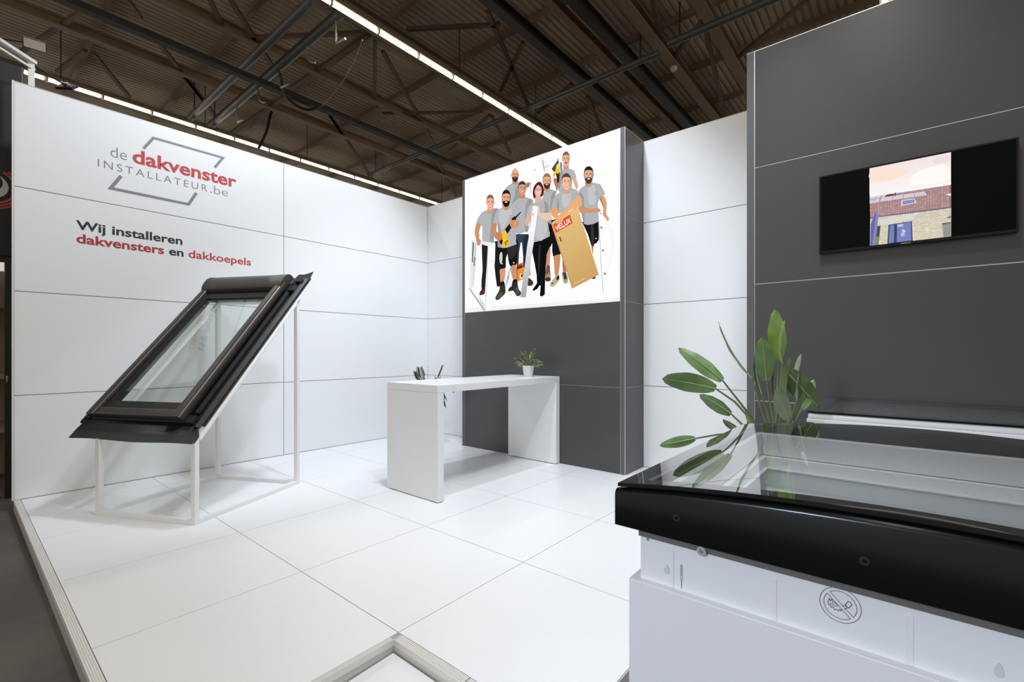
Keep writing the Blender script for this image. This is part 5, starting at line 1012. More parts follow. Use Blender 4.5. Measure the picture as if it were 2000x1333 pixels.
wbk = setting('wall_back', (0, 0, 0), 'white panel wall behind the dark lightbox tower')
panel_wall(wbk, [('y', 0, a, c, U * r, U * (r + 1), -1) for a, c in ((0, 2.48), (2.48, 4.05), (4.05, 6.53)) for r in range(4)], 'white',
           (.001, 7.4, .0055, .055, 0, TOP - .001))
MB().box(0, 7.4, 0, .055, TOP - .002, TOP + .004).build('top_profile', 'alu', wbk)

# dark tower
TX0, TX1, TY = 1.4103, 4.0708, -.4992
tw = setting('wall_tower', (0, 0, 0), 'dark grey panelled tower standing out from the white back wall')
MB().box(TX0 + .004, TX1 - .004, TY + .004, -.001, 0, TOP - .002).build('wall_frame', 'alu_matt', tw)
for r in range(2):
    MB().box(1.466, 4.008, TY + .001, TY + .008, U * r + .002, U * (r + 1) - .002).build('wall_panel', 'dark', tw)
for x0, x1 in ((TX0, 1.463), (4.012, TX1 - .004)):
    MB().box(x0, x1, TY, TY + .008, 0, TOP).build('corner_strip', 'dark_edge', tw)
MB().box(TX1 - .006, TX1, TY - .001, TY + .006, 0, TOP).build('corner_bead', 'alu', tw)
MB().box(1.4632, 1.4655, TY + .0005, TY + .006, 0, 2 * U).build('corner_bead', 'alu', tw)
MB().box(4.0085, 4.0115, TY + .0005, TY + .006, 0, TOP).build('corner_bead', 'alu', tw)
for r in range(4):
    MB().box(TX1 - .008, TX1, TY + .007, -.004, U * r + .003, U * (r + 1) - .003).build('wall_panel', 'dark', tw)
for r in range(4):
    MB().box(TX0, TX0 + .008, TY + .009, -.004, U * r + .003, U * (r + 1) - .003).build('wall_panel', 'dark', tw)
MB().box(TX0, TX1, TY, 0, TOP - .003, TOP + .003).build('top_profile', 'alu', tw)

# dark wall with the television
DY = -1.014
wr = setting('wall_right', (0, 0, 0), 'dark grey panel wall behind the television')
MB().box(5.475, 8.5, DY + .0035, DY + .11, 0, TOP - .002).build('wall_frame', 'alu', wr)
MB().box(5.470, 5.5265, DY, DY + .115, 0, TOP).build('corner_strip', 'dark_edge', wr)
MB().box(5.5275, 5.5325, DY + .001, DY + .006, 2 * U, TOP).build('corner_bead', 'alu', wr)
MB().box(5.5275, 5.5295, DY + .001, DY + .006, 0, 2 * U).build('corner_bead', 'joint', wr)
for r in range(4):
    MB().box(5.534, 8.5, DY + .0005, DY + .008, U * r + .004, U * (r + 1) - .004).build('wall_panel', 'dark', wr)
MB().box(5.47, 8.5, DY, DY + .115, TOP - .002, TOP + .004).build('top_profile', 'alu', wr)
# return wall closing the gap between dark wall and back wall, out of sight
MB().box(5.478, 5.52, DY + .116, -.008, 0, TOP - .01).build('return_panel', 'dark_edge', wr)

# ------------------------------------------------------------------ hall roof
roof = setting('ceiling', (0, 0, 10.0), 'brown ribbed steel roof of the hall with beams and purlins')
def yb(x, w, z0, z1, y0=-14, y1=42):
    return (x - w / 2, x + w / 2, y0, y1, z0, z1)
ZR = 11.1
b = MB()
x = -26.0
prof = []
while x < 22:
    for dx, dz in ((0, 0), (.10, 0), (.12, .05), (.17, .05), (.19, 0)):
        prof.append((x + dx, ZR + dz))
    x += .20
b.grid([[(px, y, pz) for px, pz in prof] for y in (-14, 45)], smooth=False)
b.f = [f[::-1] for f in b.f]
rs = b.build('roof_sheet', 'roof', roof)
for k in range(-3, 16):
    y = -2.63 + 2.63 * k
    MB().box(-26, 22, y - .07, y + .07, ZR - .17, ZR).build('purlin', 'beam', roof)
# main beams along the hall: (x, flange width, depth, material)
for x, w, d, z, m in ((-15.4, .34, .5, 10.1, 'beam'), (-11.6, .34, .5, 10.15, 'beam'), (-8.2, .34, .5, 10.15, 'beam'),
                      (-4.45, .62, .6, 9.8, 'beam'), (-1.55, .46, .5, 9.95, 'beam_dark'), (-.55, .34, .4, 10.2, 'beam'),
                      (.12, .40, .5, 9.95, 'beam_dark'), (1.0, .50, .5, 10.1, 'beam'), (2.5, .46, .5, 10.1, 'beam'), (6.2, .5, .5, 10.1, 'beam')):
    b = MB()
    w *= .62
    z, d = z + .25, d * .5
    b.box(*yb(x, w, z, z + .05))
    b.box(*yb(x, .06, z + .05, z + d))
    b.box(*yb(x, w, z + d, z + d + .05))
    b.build('beam', m, roof)
for (p, q) in BRACES:
    MB().bar((p[0], p[1], 10.5), (q[0], q[1], 10.5), .11, .09).build('brace', 'brace', roof)

# black rail hung under the beams
b = MB()
for dx, w, z0, z1 in ((0, .20, 9.28, 9.31), (-.085, .03, 9.31, 9.43), (.085, .03, 9.31, 9.43)):
    b.box(*yb(-8.12 + dx, w, z0, z1, -8, 30))
rl = b.build('cable_rail', 'beam_dark')
rebase(rl, (-8.12, 2, 9.28))
tag(rl, 'long black cable rail hanging below the brown roof beams', 'cable rail')

def strip_light(x, y0, n, label, z=9.4, power=350, r=.045):
    root = thing('strip_light', (x, y0, z), label, 'strip light', 'fluorescent strip lights under the hall roof')
    MB().box(x - .10, x + .10, y0, y0 + 1.24 * n, z + .05, z + .14).build('housing', 'tray', root)
    first = MB().tube([(x, y0 + .03, z), (x, y0 + 1.19, z)], r, 10).build('lamp_tube', 'tube', root)
    sock = MB().box(x - .05, x + .05, y0 - .02, y0 + .03, z - .055, z + .055).build('socket', 'alu', root)
    for k in range(1, n):
        instance(first, (0, 1.24 * k, 0), root)
        instance(sock, (0, 1.24 * k, 0), root)
    d = bpy.data.lights.new('strip_glow', 'AREA')
    d.shape = 'RECTANGLE'
    d.size, d.size_y = .12, 1.24 * n
    d.energy = power * n / 20
    d.color = (1.0, .92, .80)
    lo = bpy.data.objects.new('strip_glow', d)
    COL.objects.link(lo)
    lo.parent = root
    lo.location = (0, .62 * n, -.06)
    for k in range(0, n, 3):
        MB().tube([(x, y0 + 1.24 * k + .3, z + .12), (x, y0 + 1.24 * k + .3, ZR)], .012, 6).build('hanger', 'cable', root)
strip_light(-3.62, -11.0, 22, 'glowing fluorescent strip light running above the middle of the stand')
strip_light(-12.95, -11.0, 22, 'glowing fluorescent strip light just over the top of the white logo wall', r=.036)
strip_light(6.24, -12.0, 23, 'glowing fluorescent strip light peeking over the dark television wall')

def pipe(p, q, r, label, hooks=()):
    p, q = Vector(p), Vector(q)
    root = thing('ceiling_pipe', p, label, 'pipe', 'grey pipes under the hall roof')
    MB().tube([p, q], r, 14).build('pipe', 'pipe', root)
    for t in (.04, .96):
        c = p.lerp(q, t)
        MB().tube([c, (c.x, c.y, ZR - .2)], .018, 6).build('hanger', 'cable', root)
    for k, hx in enumerate(hooks):
        s = 1 if k % 2 else -.4
        c = Vector((hx, p.y, p.z - r))
        MB().tube([c, c + Vector((0, 0, -.22)), c + Vector((.05 * s, .02, -.36)), c + Vector((.2 * s, .05, -.47)), c + Vector((.3, .08, -.5))], .028, 8).build('hook', 'pipe_light', root)
pipe((-13.1, .07, 9.75), (-4.25, .07, 9.75), .115, 'plain grey ceiling pipe crossing left of the hooked one')
pipe((-13.2, .72, 9.75), (-4.1, .72, 9.75), .125, 'grey ceiling pipe with a row of pale bent hooks', (-4.4, -5.9, -7.5, -9.05, -10.75))
pipe((-13.0, 7.15, 9.75), (1.3, 7.15, 9.75), .085, 'long thin grey ceiling pipe above the lightbox tower')
pipe((1.55, 7.15, 9.9), (9.5, 7.15, 9.9), .10, 'grey ceiling pipe above the dark television wall')

def cable(path, r, label, m='cable'):
    # smooth the path a little
    pts = [Vector(p) for p in path]
    out = []
    for i in range(len(pts) - 1):
        p0, p1, p2, p3 = pts[max(i - 1, 0)], pts[i], pts[i + 1], pts[min(i + 2, len(pts) - 1)]
        for t in (0, .25, .5, .75):
            out.append(.5 * ((2 * p1) + (p2 - p0) * t + (2 * p0 - 5 * p1 + 4 * p2 - p3) * t * t + (3 * p1 - p0 - 3 * p2 + p3) * t ** 3))
    out.append(pts[-1])
    o = MB().tube(out, r, 6).build('hanging_cable', m)
    rebase(o, pts[0])
    return tag(o, label, 'cable', 'cables hanging from the hall roof')
cable(CABLE_A, .045, 'black cable loop drooping from the black rail')
cable(CABLE_B, .05, 'black cable bundle dropping behind the white logo wall')
cable([(x, y, z - .045) for x, y, z in CABLE_C], .012, 'thin wire running from the lamp row down to the cable loop', 'pipe_light')
sm = MB().lathe([(0, -.10), (.09, -.10), (.11, -.06), (.11, 0), (0, 0)], (1.0, 9.0, 10.35), 16).build('smoke_detector', 'banner_white')
rebase(sm, (1.0, 9.0, 10.25))
tag(sm, 'small white round detector under a brown beam', 'detector')

# ------------------------------------------------------------------ logo and slogan on the left wall
RT, UP = Vector((0, 1, 0)), Vector((0, 0, 1))
lg = thing('logo_sign', (.002, -3.72, 3.14), 'grey and red company logo in slanted brackets high on the white wall', 'logo')
lettering('logo_word', 'de', 'grey_l', lg, (0, -4.267, 3.478), RT, UP, .135, .112, -.008)
lettering('logo_word', 'dakvenster', 'red', lg, (0, -4.085, 3.478), RT, UP, 1.022, .142, .026)
lettering('logo_word', 'INSTALLATEUR', 'grey_m', lg, (0, -4.368, 3.341), RT, UP, .989, .078, -.004, 1.35)
lettering('logo_word', '.be', 'grey_l', lg, (0, -3.349, 3.338), RT, UP, .19, .10, -.012)
def bracket(pts, w):
    P2 = [Vector((y, z)) for y, z in pts]
    left, rght = [], []
    for i, p in enumerate(P2):
        d0 = (p - P2[i - 1]).normalized() if i else (P2[1] - P2[0]).normalized()
        d1 = (P2[i + 1] - p).normalized() if i < len(P2) - 1 else d0
        n0, n1 = Vector((-d0.y, d0.x)), Vector((-d1.y, d1.x))
        m_ = (n0 + n1)
        m_ = m_ / m_.length_squared * 2 * (w / 2)
        left.append(p + m_)
        rght.append(p - m_)
    b = MB()
    for i in range(len(P2) - 1):
        q = [left[i], left[i + 1], rght[i + 1], rght[i]]
        b.add([(.0012, v.x, v.y) for v in q], [(0, 1, 2, 3)])
    return b.build('logo_bracket', 'grey_m', lg)
bracket([(-3.99, 3.656), (-3.902, 3.806), (-3.212, 3.806), (-3.302, 3.657)], .027)
bracket([(-4.181, 3.297), (-4.266, 3.142), (-3.571, 3.142), (-3.493, 3.296)], .031)
sg = thing('slogan_sign', (.002, -3.7, 2.5), 'black and red slogan lettering above the roof window on the white wall', 'lettering')
lettering('slogan_word', 'Wij installeren', 'black_l', sg, (0, -4.533, 2.655), RT, UP, .902, .088, .024)
lettering('slogan_word', 'dakvensters', 'red_dark', sg, (0, -4.530, 2.518), RT, UP, .724, .09, .026)
lettering('slogan_word', 'en', 'black_l', sg, (0, -3.759, 2.518), RT, UP, .139, .088, .024)
lettering('slogan_word', 'dakkoepels', 'red', sg, (0, -3.571, 2.518), RT, UP, .677, .088, .016)

# ------------------------------------------------------------------ lightbox with the team picture
lb = thing('lightbox', (2.737, TY, 2 * U), 'backlit team photograph of nine people in grey shirts on the dark tower', 'lightbox')
MB().box(1.466, 4.008, TY - .003, TY - .0005, 2 * U + .004, TOP - .004).build('lightbox_body', 'alu', lb)
for z0, z1 in ((2 * U, 2 * U + .006), (TOP - .012, TOP)):
    MB().box(1.4645, 4.0095, TY - .005, TY - .0005, z0, z1).build('lightbox_edge', 'alu_matt', lb)
bg = [(0, (254, 254, 255), [(1.468, 2 * U + .006), (4.006, 2 * U + .006), (4.006, TOP - .013), (1.468, TOP - .013)]),
      (0, (246, 247, 250), [(1.468, 2 * U + .006), (4.006, 2 * U + .006), (4.006, 2 * U + .25), (1.468, 2 * U + .16)]),
      (0, (236, 237, 238), [(1.468, 2 * U + .006), (4.006, 2 * U + .006), (4.006, 2 * U + .04), (1.468, 2 * U + .07)])]
art('team_print', M['print'], bg + PRINT, TY - .0033, lb, .00003)

# ------------------------------------------------------------------ television
TVY = -1.06
tv = thing('television', (6.54, DY, 2.17), 'black wall television showing a tiled roof house with solar panels', 'television')
MB().box(6.003, 7.076, TVY + .004, DY - .012, 2.172, 2.774).build('casing', 'black_matt', tv, .004)
for x0, x1, z0, z1 in ((6.003, 7.076, 2.172, 2.190), (6.003, 7.076, 2.762, 2.774), (6.003, 6.014, 2.190, 2.762), (7.065, 7.076, 2.190, 2.762)):
    MB().box(x0, x1, TVY - .004, TVY + .006, z0, z1).build('bezel', 'black_gloss', tv)
MB().box(6.013, 7.066, TVY - .0005, TVY + .005, 2.189, 2.763).build('screen_panel', 'screen_off', tv)
art('screen_picture', M['screen'], SCREEN, TVY - .001, tv, .00003)
MB().box(6.35, 6.75, DY - .013, DY - .001, 2.35, 2.6).build('wall_bracket', 'black_matt', tv)
lettering('maker_name', 'SAMSUNG', 'alu', tv, (6.497, TVY - .004, 2.1765), (1, 0, 0), (0, 0, 1), .052, .008, .01, split=False)
MB().box(6.014, 6.05, TVY - .0055, TVY - .004, 2.176, 2.179).build('bezel_glint', 'black_gloss', tv)

# ------------------------------------------------------------------ roof window on its stand
th, pitch = R(26), R(47.243)
UU = Vector((math.cos(th), math.sin(th), 0))
VV = Vector((-math.sin(th), math.cos(th), 0))
ZZ = Vector((0, 0, 1))
FR = Vector((2.064, -4.089, 0))
Z0 = .685
QQ = VV * math.cos(pitch) + ZZ * math.sin(pitch)
NN = UU.cross(QQ)
OO = FR + ZZ * Z0
def wp(u, q, n=0):
    return OO + UU * u + QQ * q + NN * n
st = thing('display_stand', FR - UU * .53 + VV * .6, 'white square tube stand carrying the slanted roof window', 'stand')
t = .04
Wd, Dp = 1.055, 1.225
def tubebox(o, a, b_, c, name):
    MB().frame_box(o, a, b_, c).build(name, 'stand', st, .003)
def leg(u0, v0, h0, h1):
    """square leg whose top follows the slope between its front and back faces"""
    o = FR + UU * u0 + VV * v0
    p = [o, o + UU * t, o + UU * t + VV * t, o + VV * t]
    q = [p[0] + ZZ * h0, p[1] + ZZ * h0, p[2] + ZZ * h1, p[3] + ZZ * h1]
    MB().add(p + q, [(0, 3, 2, 1), (4, 5, 6, 7), (0, 1, 5, 4), (1, 2, 6, 5), (2, 3, 7, 6), (3, 0, 4, 7)]).build('leg', 'stand', st, .002)
tp_ = math.tan(pitch)
def roofz(v):
    return Z0 + v * tp_ - .02 / math.cos(pitch)
for u0 in (-Wd, -t):
    leg(u0, 0, roofz(0), roofz(t))
    leg(u0, Dp - t, roofz(Dp - t), roofz(Dp))
    tubebox(FR + UU * u0 + VV * t, UU * t, VV * (Dp - 2 * t), ZZ * t, 'bottom_rail')
    tubebox(wp(u0, .03, -.046), UU * t, QQ * (Dp / math.cos(pitch) - .05), NN * .025, 'slope_rail')
tubebox(FR - UU * (Wd - t), UU * (Wd - 2 * t), VV * t, ZZ * t, 'bottom_rail')
tubebox(FR - UU * (Wd - t) + VV * (Dp - t), UU * (Wd - 2 * t), VV * t, ZZ * t, 'bottom_rail')
tubebox(wp(-Wd + t, .05, -.062), UU * (Wd - 2 * t), QQ * t, NN * t, 'cross_rail')
tubebox(wp(-Wd + t, Dp / math.cos(pitch) - .06, -.062), UU * (Wd - 2 * t), QQ * t, NN * t, 'cross_rail')

rw = thing('roof_window', wp(-.7, 0, 0), 'black pitched roof window with pleated apron and clear pane on the white stand', 'roof window')
uL, uR, qB, qT = -1.235, -.19, .165, 1.98
# flashing tray: two side gutters, top gutter, raised outer lips
def slab(u0, u1, q0, q1, n0, n1, name, m, bev=0.0, seg=2, par=None):
    return MB().frame_box(wp(u0, q0, n0), UU * (u1 - u0), QQ * (q1 - q0), NN * (n1 - n0)).build(name, m, par or rw, bev, seg)
slab(-1.365, uL + .03, .15, 2.12, -.018, -.008, 'side_flashing', 'bronze_dark')
slab(uR - .03, -.022, .15, 2.10, -.018, -.008, 'side_flashing', 'bronze_dark')
slab(uL, uR, 1.95, 2.12, -.018, -.008, 'top_flashing', 'bronze_dark')
def lip(u0, s, name='flashing_lip'):
    b = MB()
    prof = [(0, -.008), (.028, .004), (.034, .02), (.02, .026), (.012, .014), (-.012, .0)]
    b.grid([[wp(u0 + s * a, q, n) for a, n in prof] for q in (.12, .6, 1.2, 1.8, 2.08)], False, True)
    b.build(name, 'bronze_dark', rw)
lip(-1.34, 1)
lip(-.05, -1)
# torn-off upper right corner of the underlay collar
b = MB()
b.grid([[wp(-.20 + .06 * k, 1.98 + .06 * i + .012 * k, .006 + .01 * math.sin(k * 1.5 + i)) for k in range(4)] for i in range(4)], True)
b.build('collar_corner', 'rubber', rw)
# pleated apron
b = MB()
rows = []
n_pl = 78
for i, (q, n, sp) in enumerate(((.20, .018, 0), (.13, .004, .004), (.05, -.012, .010), (-.024, -.02, .014))):
    row = []
    for k in range(2 * n_pl + 1):
        f = k / (2 * n_pl)
        uu = -1.33 - sp * 2 + (1.31 + sp * 3) * f
        if i == 0:
            uu = -1.27 + 1.10 * f
        elif i == 1:
            uu = -1.31 + 1.25 * f
        row.append(wp(uu, q + .006 * math.sin(f * 9) * (i == 3), n + (.006 if k % 2 else -.006) * (1 if i else .3)))
    rows.append(row)
b.grid(rows, False)
b.build('apron', 'bronze_dark', rw)
slab(-1.25, -.18, .150, .185, .012, .034, 'apron_cover', 'black_matt', .004)
slab(uL - .04, uL + .02, .150, .20, .012, .05, 'corner_clip', 'rubber', .004)
slab(uR - .01, uR + .075, .15, .22, .004, .04, 'corner_clip', 'rubber', .004)
slab(uR + .035, uR + .12, 1.84, 1.92, .004, .045, 'corner_clip', 'rubber', .004)
slab(uR + .06, uR + .13, 1.98, 2.03, .004, .05, 'corner_clip', 'rubber', .004)
# frame
for u0, u1, q0, q1 in ((uL + .02, uL + .08, qB + .02, qT), (uR - .075, uR - .015, qB + .02, qT), (uL + .08, uR - .075, qB + .02, qB + .08), (uL + .08, uR - .075, qT - .12, qT)):
    slab(u0, u1, q0, q1, -.03, .05, 'frame', 'bronze_dark')
# cladding rails, rounded on top
def rail_profile(u0, u1, n0, n1, r=.022, k=5):
    pts = [(u0, n0)]
    pts += [(u0 + r - r * math.cos(a), n1 - r + r * math.sin(a)) for a in arc(k, 0, 90)]
    pts += [(u1 - r + r * math.sin(a), n1 - r + r * math.cos(a)) for a in arc(k, 0, 90)]
    pts += [(u1, n0)]
    return pts
def rail(u0, u1, q0, q1, n0, n1, name, r=.022):
    prof = rail_profile(u0, u1, n0, n1, r)
    b = MB()
    b.grid([[wp(a, q0, n) for a, n in prof], [wp(a, q1, n) for a, n in prof]], True, True)
    m = len(prof)
    b.add([wp(a, q0, n) for a, n in prof], [tuple(range(m))])
    b.add([wp(a, q1, n) for a, n in prof], [tuple(range(m))[::-1]])
    return b.build(name, 'bronze', rw)
rail(uL, uL + .078, qB, qT - .06, .022, .098, 'side_cladding')
rail(uR - .10, uR, qB - .01, qT - .06, .022, .112, 'side_cladding', .03)
def brail(q0, q1, n0, n1, name):
    prof = rail_profile(q0, q1, n0, n1, .014)
    b = MB()
    u0, u1 = uL + .07, uR - .09
    b.grid([[wp(u0, q, n) for q, n in prof], [wp(u1, q, n) for q, n in prof]], True, True)
    return b.build(name, 'bronze', rw)
brail(qB + .005, qB + .085, .022, .082, 'bottom_cladding')
# sash inside the cladding, then the pane
for u0, u1, q0, q1 in ((uL + .078, uL + .125, qB + .08, qT - .15), (uR - .135, uR - .10, qB + .08, qT - .15), (uL + .125, uR - .135, qB + .085, qB + .165), (uL + .125, uR - .135, qT - .26, qT - .15)):
    slab(u0, u1, q0, q1, .0, .062, 'sash', 'black_matt', .003)
slab(uL + .12, uR - .13, qB + .16, qT - .25, .040, .046, 'pane', 'pane')
for u0, u1, q0, q1 in ((uL + .122, uL + .134, qB + .16, qT - .25), (uR - .146, uR - .134, qB + .16, qT - .25), (uL + .122, uR - .134, qB + .158, qB + .17), (uL + .122, uR - .134, qT - .262, qT - .25)):
    slab(u0, u1, q0, q1, .046, .052, 'glazing_gasket', 'rubber')
# hood
b = MB()
hp = [(qT - .15, .06), (qT - .15, .098), (qT - .12, .118), (qT - .07, .131), (qT - .01, .134), (qT + .035, .122), (qT + .065, .098), (qT + .08, .065), (qT + .08, .02)]
hu = [uL + .045, uR - .10]
b.grid([[wp(u, q, n) for q, n in hp] for u in hu], True)
b.build('hood', 'bronze', rw)
for u0, u1 in ((uL + .012, uL + .045), (uR - .10, uR - .005)):
    m = len(hp)
    c0 = [wp(u0, q, n + .003) for q, n in hp]
    c1 = [wp(u1, q, n + .003) for q, n in hp]
    b = MB()
    b.grid([c0, c1], True)
    b.add(c0, [tuple(range(m))])
    b.add(c1, [tuple(range(m))[::-1]])
    b.build('hood_end_cap', 'bronze', rw)
slab(uL + .08, uR - .10, qT - .17, qT - .15, .05, .075, 'ventilation_flap', 'black_matt')
slab(uR + .01, uR + .055, .25, 1.9, .0, .03, 'side_gasket', 'rubber', .008)

# ------------------------------------------------------------------ white bar table
tb = thing('bar_table', (2.777, -1.495, 0), 'white high bar table with two solid panel legs before the tower', 'table')
MB().box(2.383, 3.172, -2.492, -.502, 1.024, 1.095).build('tabletop', 'white', tb, .002)
for y0, y1 in ((-2.492, -2.417), (-.577, -.502)):
    l_ = MB().box(2.383, 3.172, y0, y1, .008, 1.0225).build('leg_panel', 'white', tb, .002)
    for fx in (2.43, 3.06):
        MB().box(fx, fx + .06, y0 + .012, y1 - .012, 0, .008).build('foot', 'black_matt', l_)
MB().box(3.166, 3.168, -2.3, -2.28, 1.012, 1.024).build('screw_cap', 'alu', tb)

# ------------------------------------------------------------------ leaves
CAMDIR = Vector((-.63, .776, 0))
def blade(tip, base, hw, face, n=10, fold=.25, droop=.05, wav=0.0, shape=1.0):
    """one leaf blade as a folded, curved sheet"""
    tip, base = Vector(tip), Vector(base)
    d = tip - base
    L = d.length
    dn = d.normalized()
    w = dn.cross(CAMDIR)
    if w.length < .05:
        w = dn.cross(Vector((1, 0, 0)))
    w.normalize()
    w = Matrix.Rotation(face * R(75), 3, dn) @ w
    nrm = w.cross(dn)
    rows = []
    for i in range(n + 1):
        f = i / n
        prof = max(.02, (math.sin(math.pi * min(1, f * .92 + .05)) ** .62) * (1 - .25 * f)) * shape
        if i == n:
            prof = .01
        c = base + d * f + nrm * (math.sin(f * math.pi) * droop * L)
        row = []
        for s in (-1, -.55, 0, .55, 1):
            wob = wav * hw * math.sin(f * 19 + s * 2) * abs(s)
            row.append(c + w * (hw * prof * s) + nrm * (abs(s) * hw * prof * fold + wob))
        rows.append(row)
    return rows

pl = thing('potted_plant', (5.97, -2.60, 0), 'large potted plant with long paddle leaves behind the black skylight', 'plant')
MB().lathe([(0, .004), (.13, .004), (.15, .02), (.18, .36), (.185, .38), (.17, .38), (.165, .33), (0, .33)], (5.97, -2.60, 0), 28).build('pot', 'pot_grey', pl)
MB().lathe([(0, .345), (.166, .34)], (5.97, -2.60, 0), 24).build('soil', 'soil', pl)
for k, (tip, base, hw, stem, face, col) in enumerate(LEAVES):
    b = MB()
    b.grid(blade(tip, base, hw, face, 12, .22, .05 if k % 2 else -.04, .05))
    lf = b.build('leaf', ('leaf0', 'leaf1', 'leaf2', 'leaf3')[col], pl)
    a = k * 2.4
    foot = Vector((5.97 + .06 * math.cos(a), -2.60 + .06 * math.sin(a), .34))
    path = [Vector(tip).lerp(Vector(base), .35), Vector(tip).lerp(Vector(base), .7), Vector(base)] + [Vector(p) for p in stem] + [foot]
    path = path[2:]
    r = [.0045] + [.0055 + .0012 * i for i in range(len(path) - 1)]
    MB().tube(path, r, 7).build('stem', 'stem', lf)
    rows_ = blade(tip, base, hw, face, 12, .22, .05 if k % 2 else -.04, .05)
    MB().tube([r_[2] for r_ in rows_[:-1]], [.0045 - .0003 * i for i in range(12)], 5).build('midrib', 'midrib', lf)

# small patterned plant on the table
px0 = Vector((2.885, -.775, 1.095))
cp = thing('small_potted_plant', px0, 'small striped-leaf plant in a white pot on the bar table', 'plant')
MB().lathe([(0, .001), (.052, .001), (.055, .006), (.074, .132), (.076, .138), (.070, .138), (.066, .12), (0, .12)], px0, 28).build('pot', 'pot', cp)
MB().lathe([(0, .126), (.068, .124)], px0, 20).build('soil', 'soil', cp)
rng = random.Random(11)
rt = Vector((.776, .63, 0))
for k in range(22):
    a = 2 * math.pi * k / 22 + rng.uniform(-.2, .2)
    el = rng.uniform(.1, .95) if k % 3 else rng.uniform(.9, 1.25)
    L = rng.uniform(.13, .19)
    dr = Vector((math.cos(a) * math.cos(el), math.sin(a) * math.cos(el), math.sin(el)))
    st0 = px0 + Vector((math.cos(a) * .02, math.sin(a) * .02, .125))
    bs = st0 + dr * .06 + Vector((0, 0, .03))
    tip = bs + dr * L * .8 + Vector((0, 0, .02 - .05 * math.cos(el)))
    lf = MB().grid(blade(tip, bs, rng.uniform(.018, .026), rng.uniform(-.8, .8), 8, .3, .10, .12)).build('leaf', 'calathea_red' if k in (5, 14) else 'calathea', cp)
    MB().tube([st0, bs], .0025, 5).build('stem', 'stem', lf)
for tip, bs in (((-.185, .012, .235), (-.05, 0, .18)), ((.135, .02, .215), (.04, 0, .17)), ((-.01, -.02, .285), (0, 0, .19)), ((-.145, -.04, .13), (-.05, -.01, .16)), ((.14, -.05, .12), (.05, -.02, .15))):
    T_ = px0 + rt * tip[0] + Vector((0, 0, tip[2])) + CAMDIR * tip[1]
    B_ = px0 + rt * bs[0] + Vector((0, 0, bs[2])) + CAMDIR * bs[1]
    lf = MB().grid(blade(T_, B_, .024, .2, 8, .3, .08, .14)).build('leaf', 'calathea', cp)
    MB().tube([px0 + Vector((0, 0, .125)), B_], .0025, 5).build('stem', 'stem', lf)

# palm behind the table
pm0 = Vector((.98, -.80, 0))
pp = thing('potted_palm', pm0, 'feathery potted palm half hidden behind the bar table', 'plant')
MB().lathe([(0, .002), (.12, .002), (.13, .01), (.15, .30), (.155, .31), (.14, .31), (0, .28)], pm0, 24).build('pot', 'pot_grey', pp)
def frond(root, path, length, n=14):
    pts = [Vector(p) for p in path]
    rib = MB().tube(pts, [.007, .006, .005, .003][:len(pts)], 6).build('frond', 'stem', root)
    b = MB()
    # leaflets along the outer two thirds of the rib
    seg = []
    for i in range(len(pts) - 1):
        for t_ in range(12):
            seg.append(pts[i].lerp(pts[i + 1], t_ / 12))
    seg = seg[len(seg) // 3:]
    for i in range(0, len(seg) - 1):
        d = (seg[i + 1] - seg[i]).normalized()
        for s in (-1, 1):
            side = d.cross(Vector((0, 0, 1)))
            if side.length < .1:
                side = rt.copy()
            side = side.normalized() * s
            dirv = (d * .65 + side * .75 + Vector((0, 0, -.25))).normalized()
            L = length * (.55 + .45 * math.sin(math.pi * i / len(seg)))
            w = dirv.cross(Vector((0, 0, 1)))
            w = (w.normalized() if w.length > .05 else rt) * .0095
            p = seg[i]
            mid = p + dirv * L * .5 + Vector((0, 0, .01))
            tip_ = p + dirv * L
            b.add([p, mid - w, tip_, mid + w], [(0, 1, 2, 3)], True)
    b.build('leaflets', 'palm', rib)['kind'] = 'stuff'
def pmp(r_, f_, z):
    return pm0 + rt * r_ + CAMDIR * f_ + Vector((0, 0, z))
frond(pp, [pmp(0, 0, .28), pmp(-.05, .02, .65), pmp(-.12, .02, .95), pmp(-.19, .02, 1.10)], .17)
frond(pp, [pmp(0, 0, .28), pmp(-.02, .05, .68), pmp(-.09, .06, 1.0), pmp(-.14, .08, 1.17)], .15)
frond(pp, [pmp(0, 0, .28), pmp(.06, .05, .7), pmp(.12, .1, 1.0), pmp(.20, .12, 1.20)], .13)
frond(pp, [pmp(0, 0, .28), pmp(.06, 0, .70), pmp(.15, -.02, .92), pmp(.26, -.04, .70)], .20)
frond(pp, [pmp(0, 0, .28), pmp(.07, 0, .66), pmp(.17, -.02, .86), pmp(.25, -.04, .58)], .18)
frond(pp, [pmp(0, 0, .28), pmp(.08, .1, .75), pmp(.24, .12, .98), pmp(.42, .12, .99)], .13)
frond(pp, [pmp(0, 0, .28), pmp(-.06, -.05, .6), pmp(-.16, -.08, .75), pmp(-.30, -.08, .72)], .17)
frond(pp, [pmp(0, 0, .28), pmp(.0, -.08, .55), pmp(-.02, -.18, .72), pmp(-.02, -.28, .70)], .16)

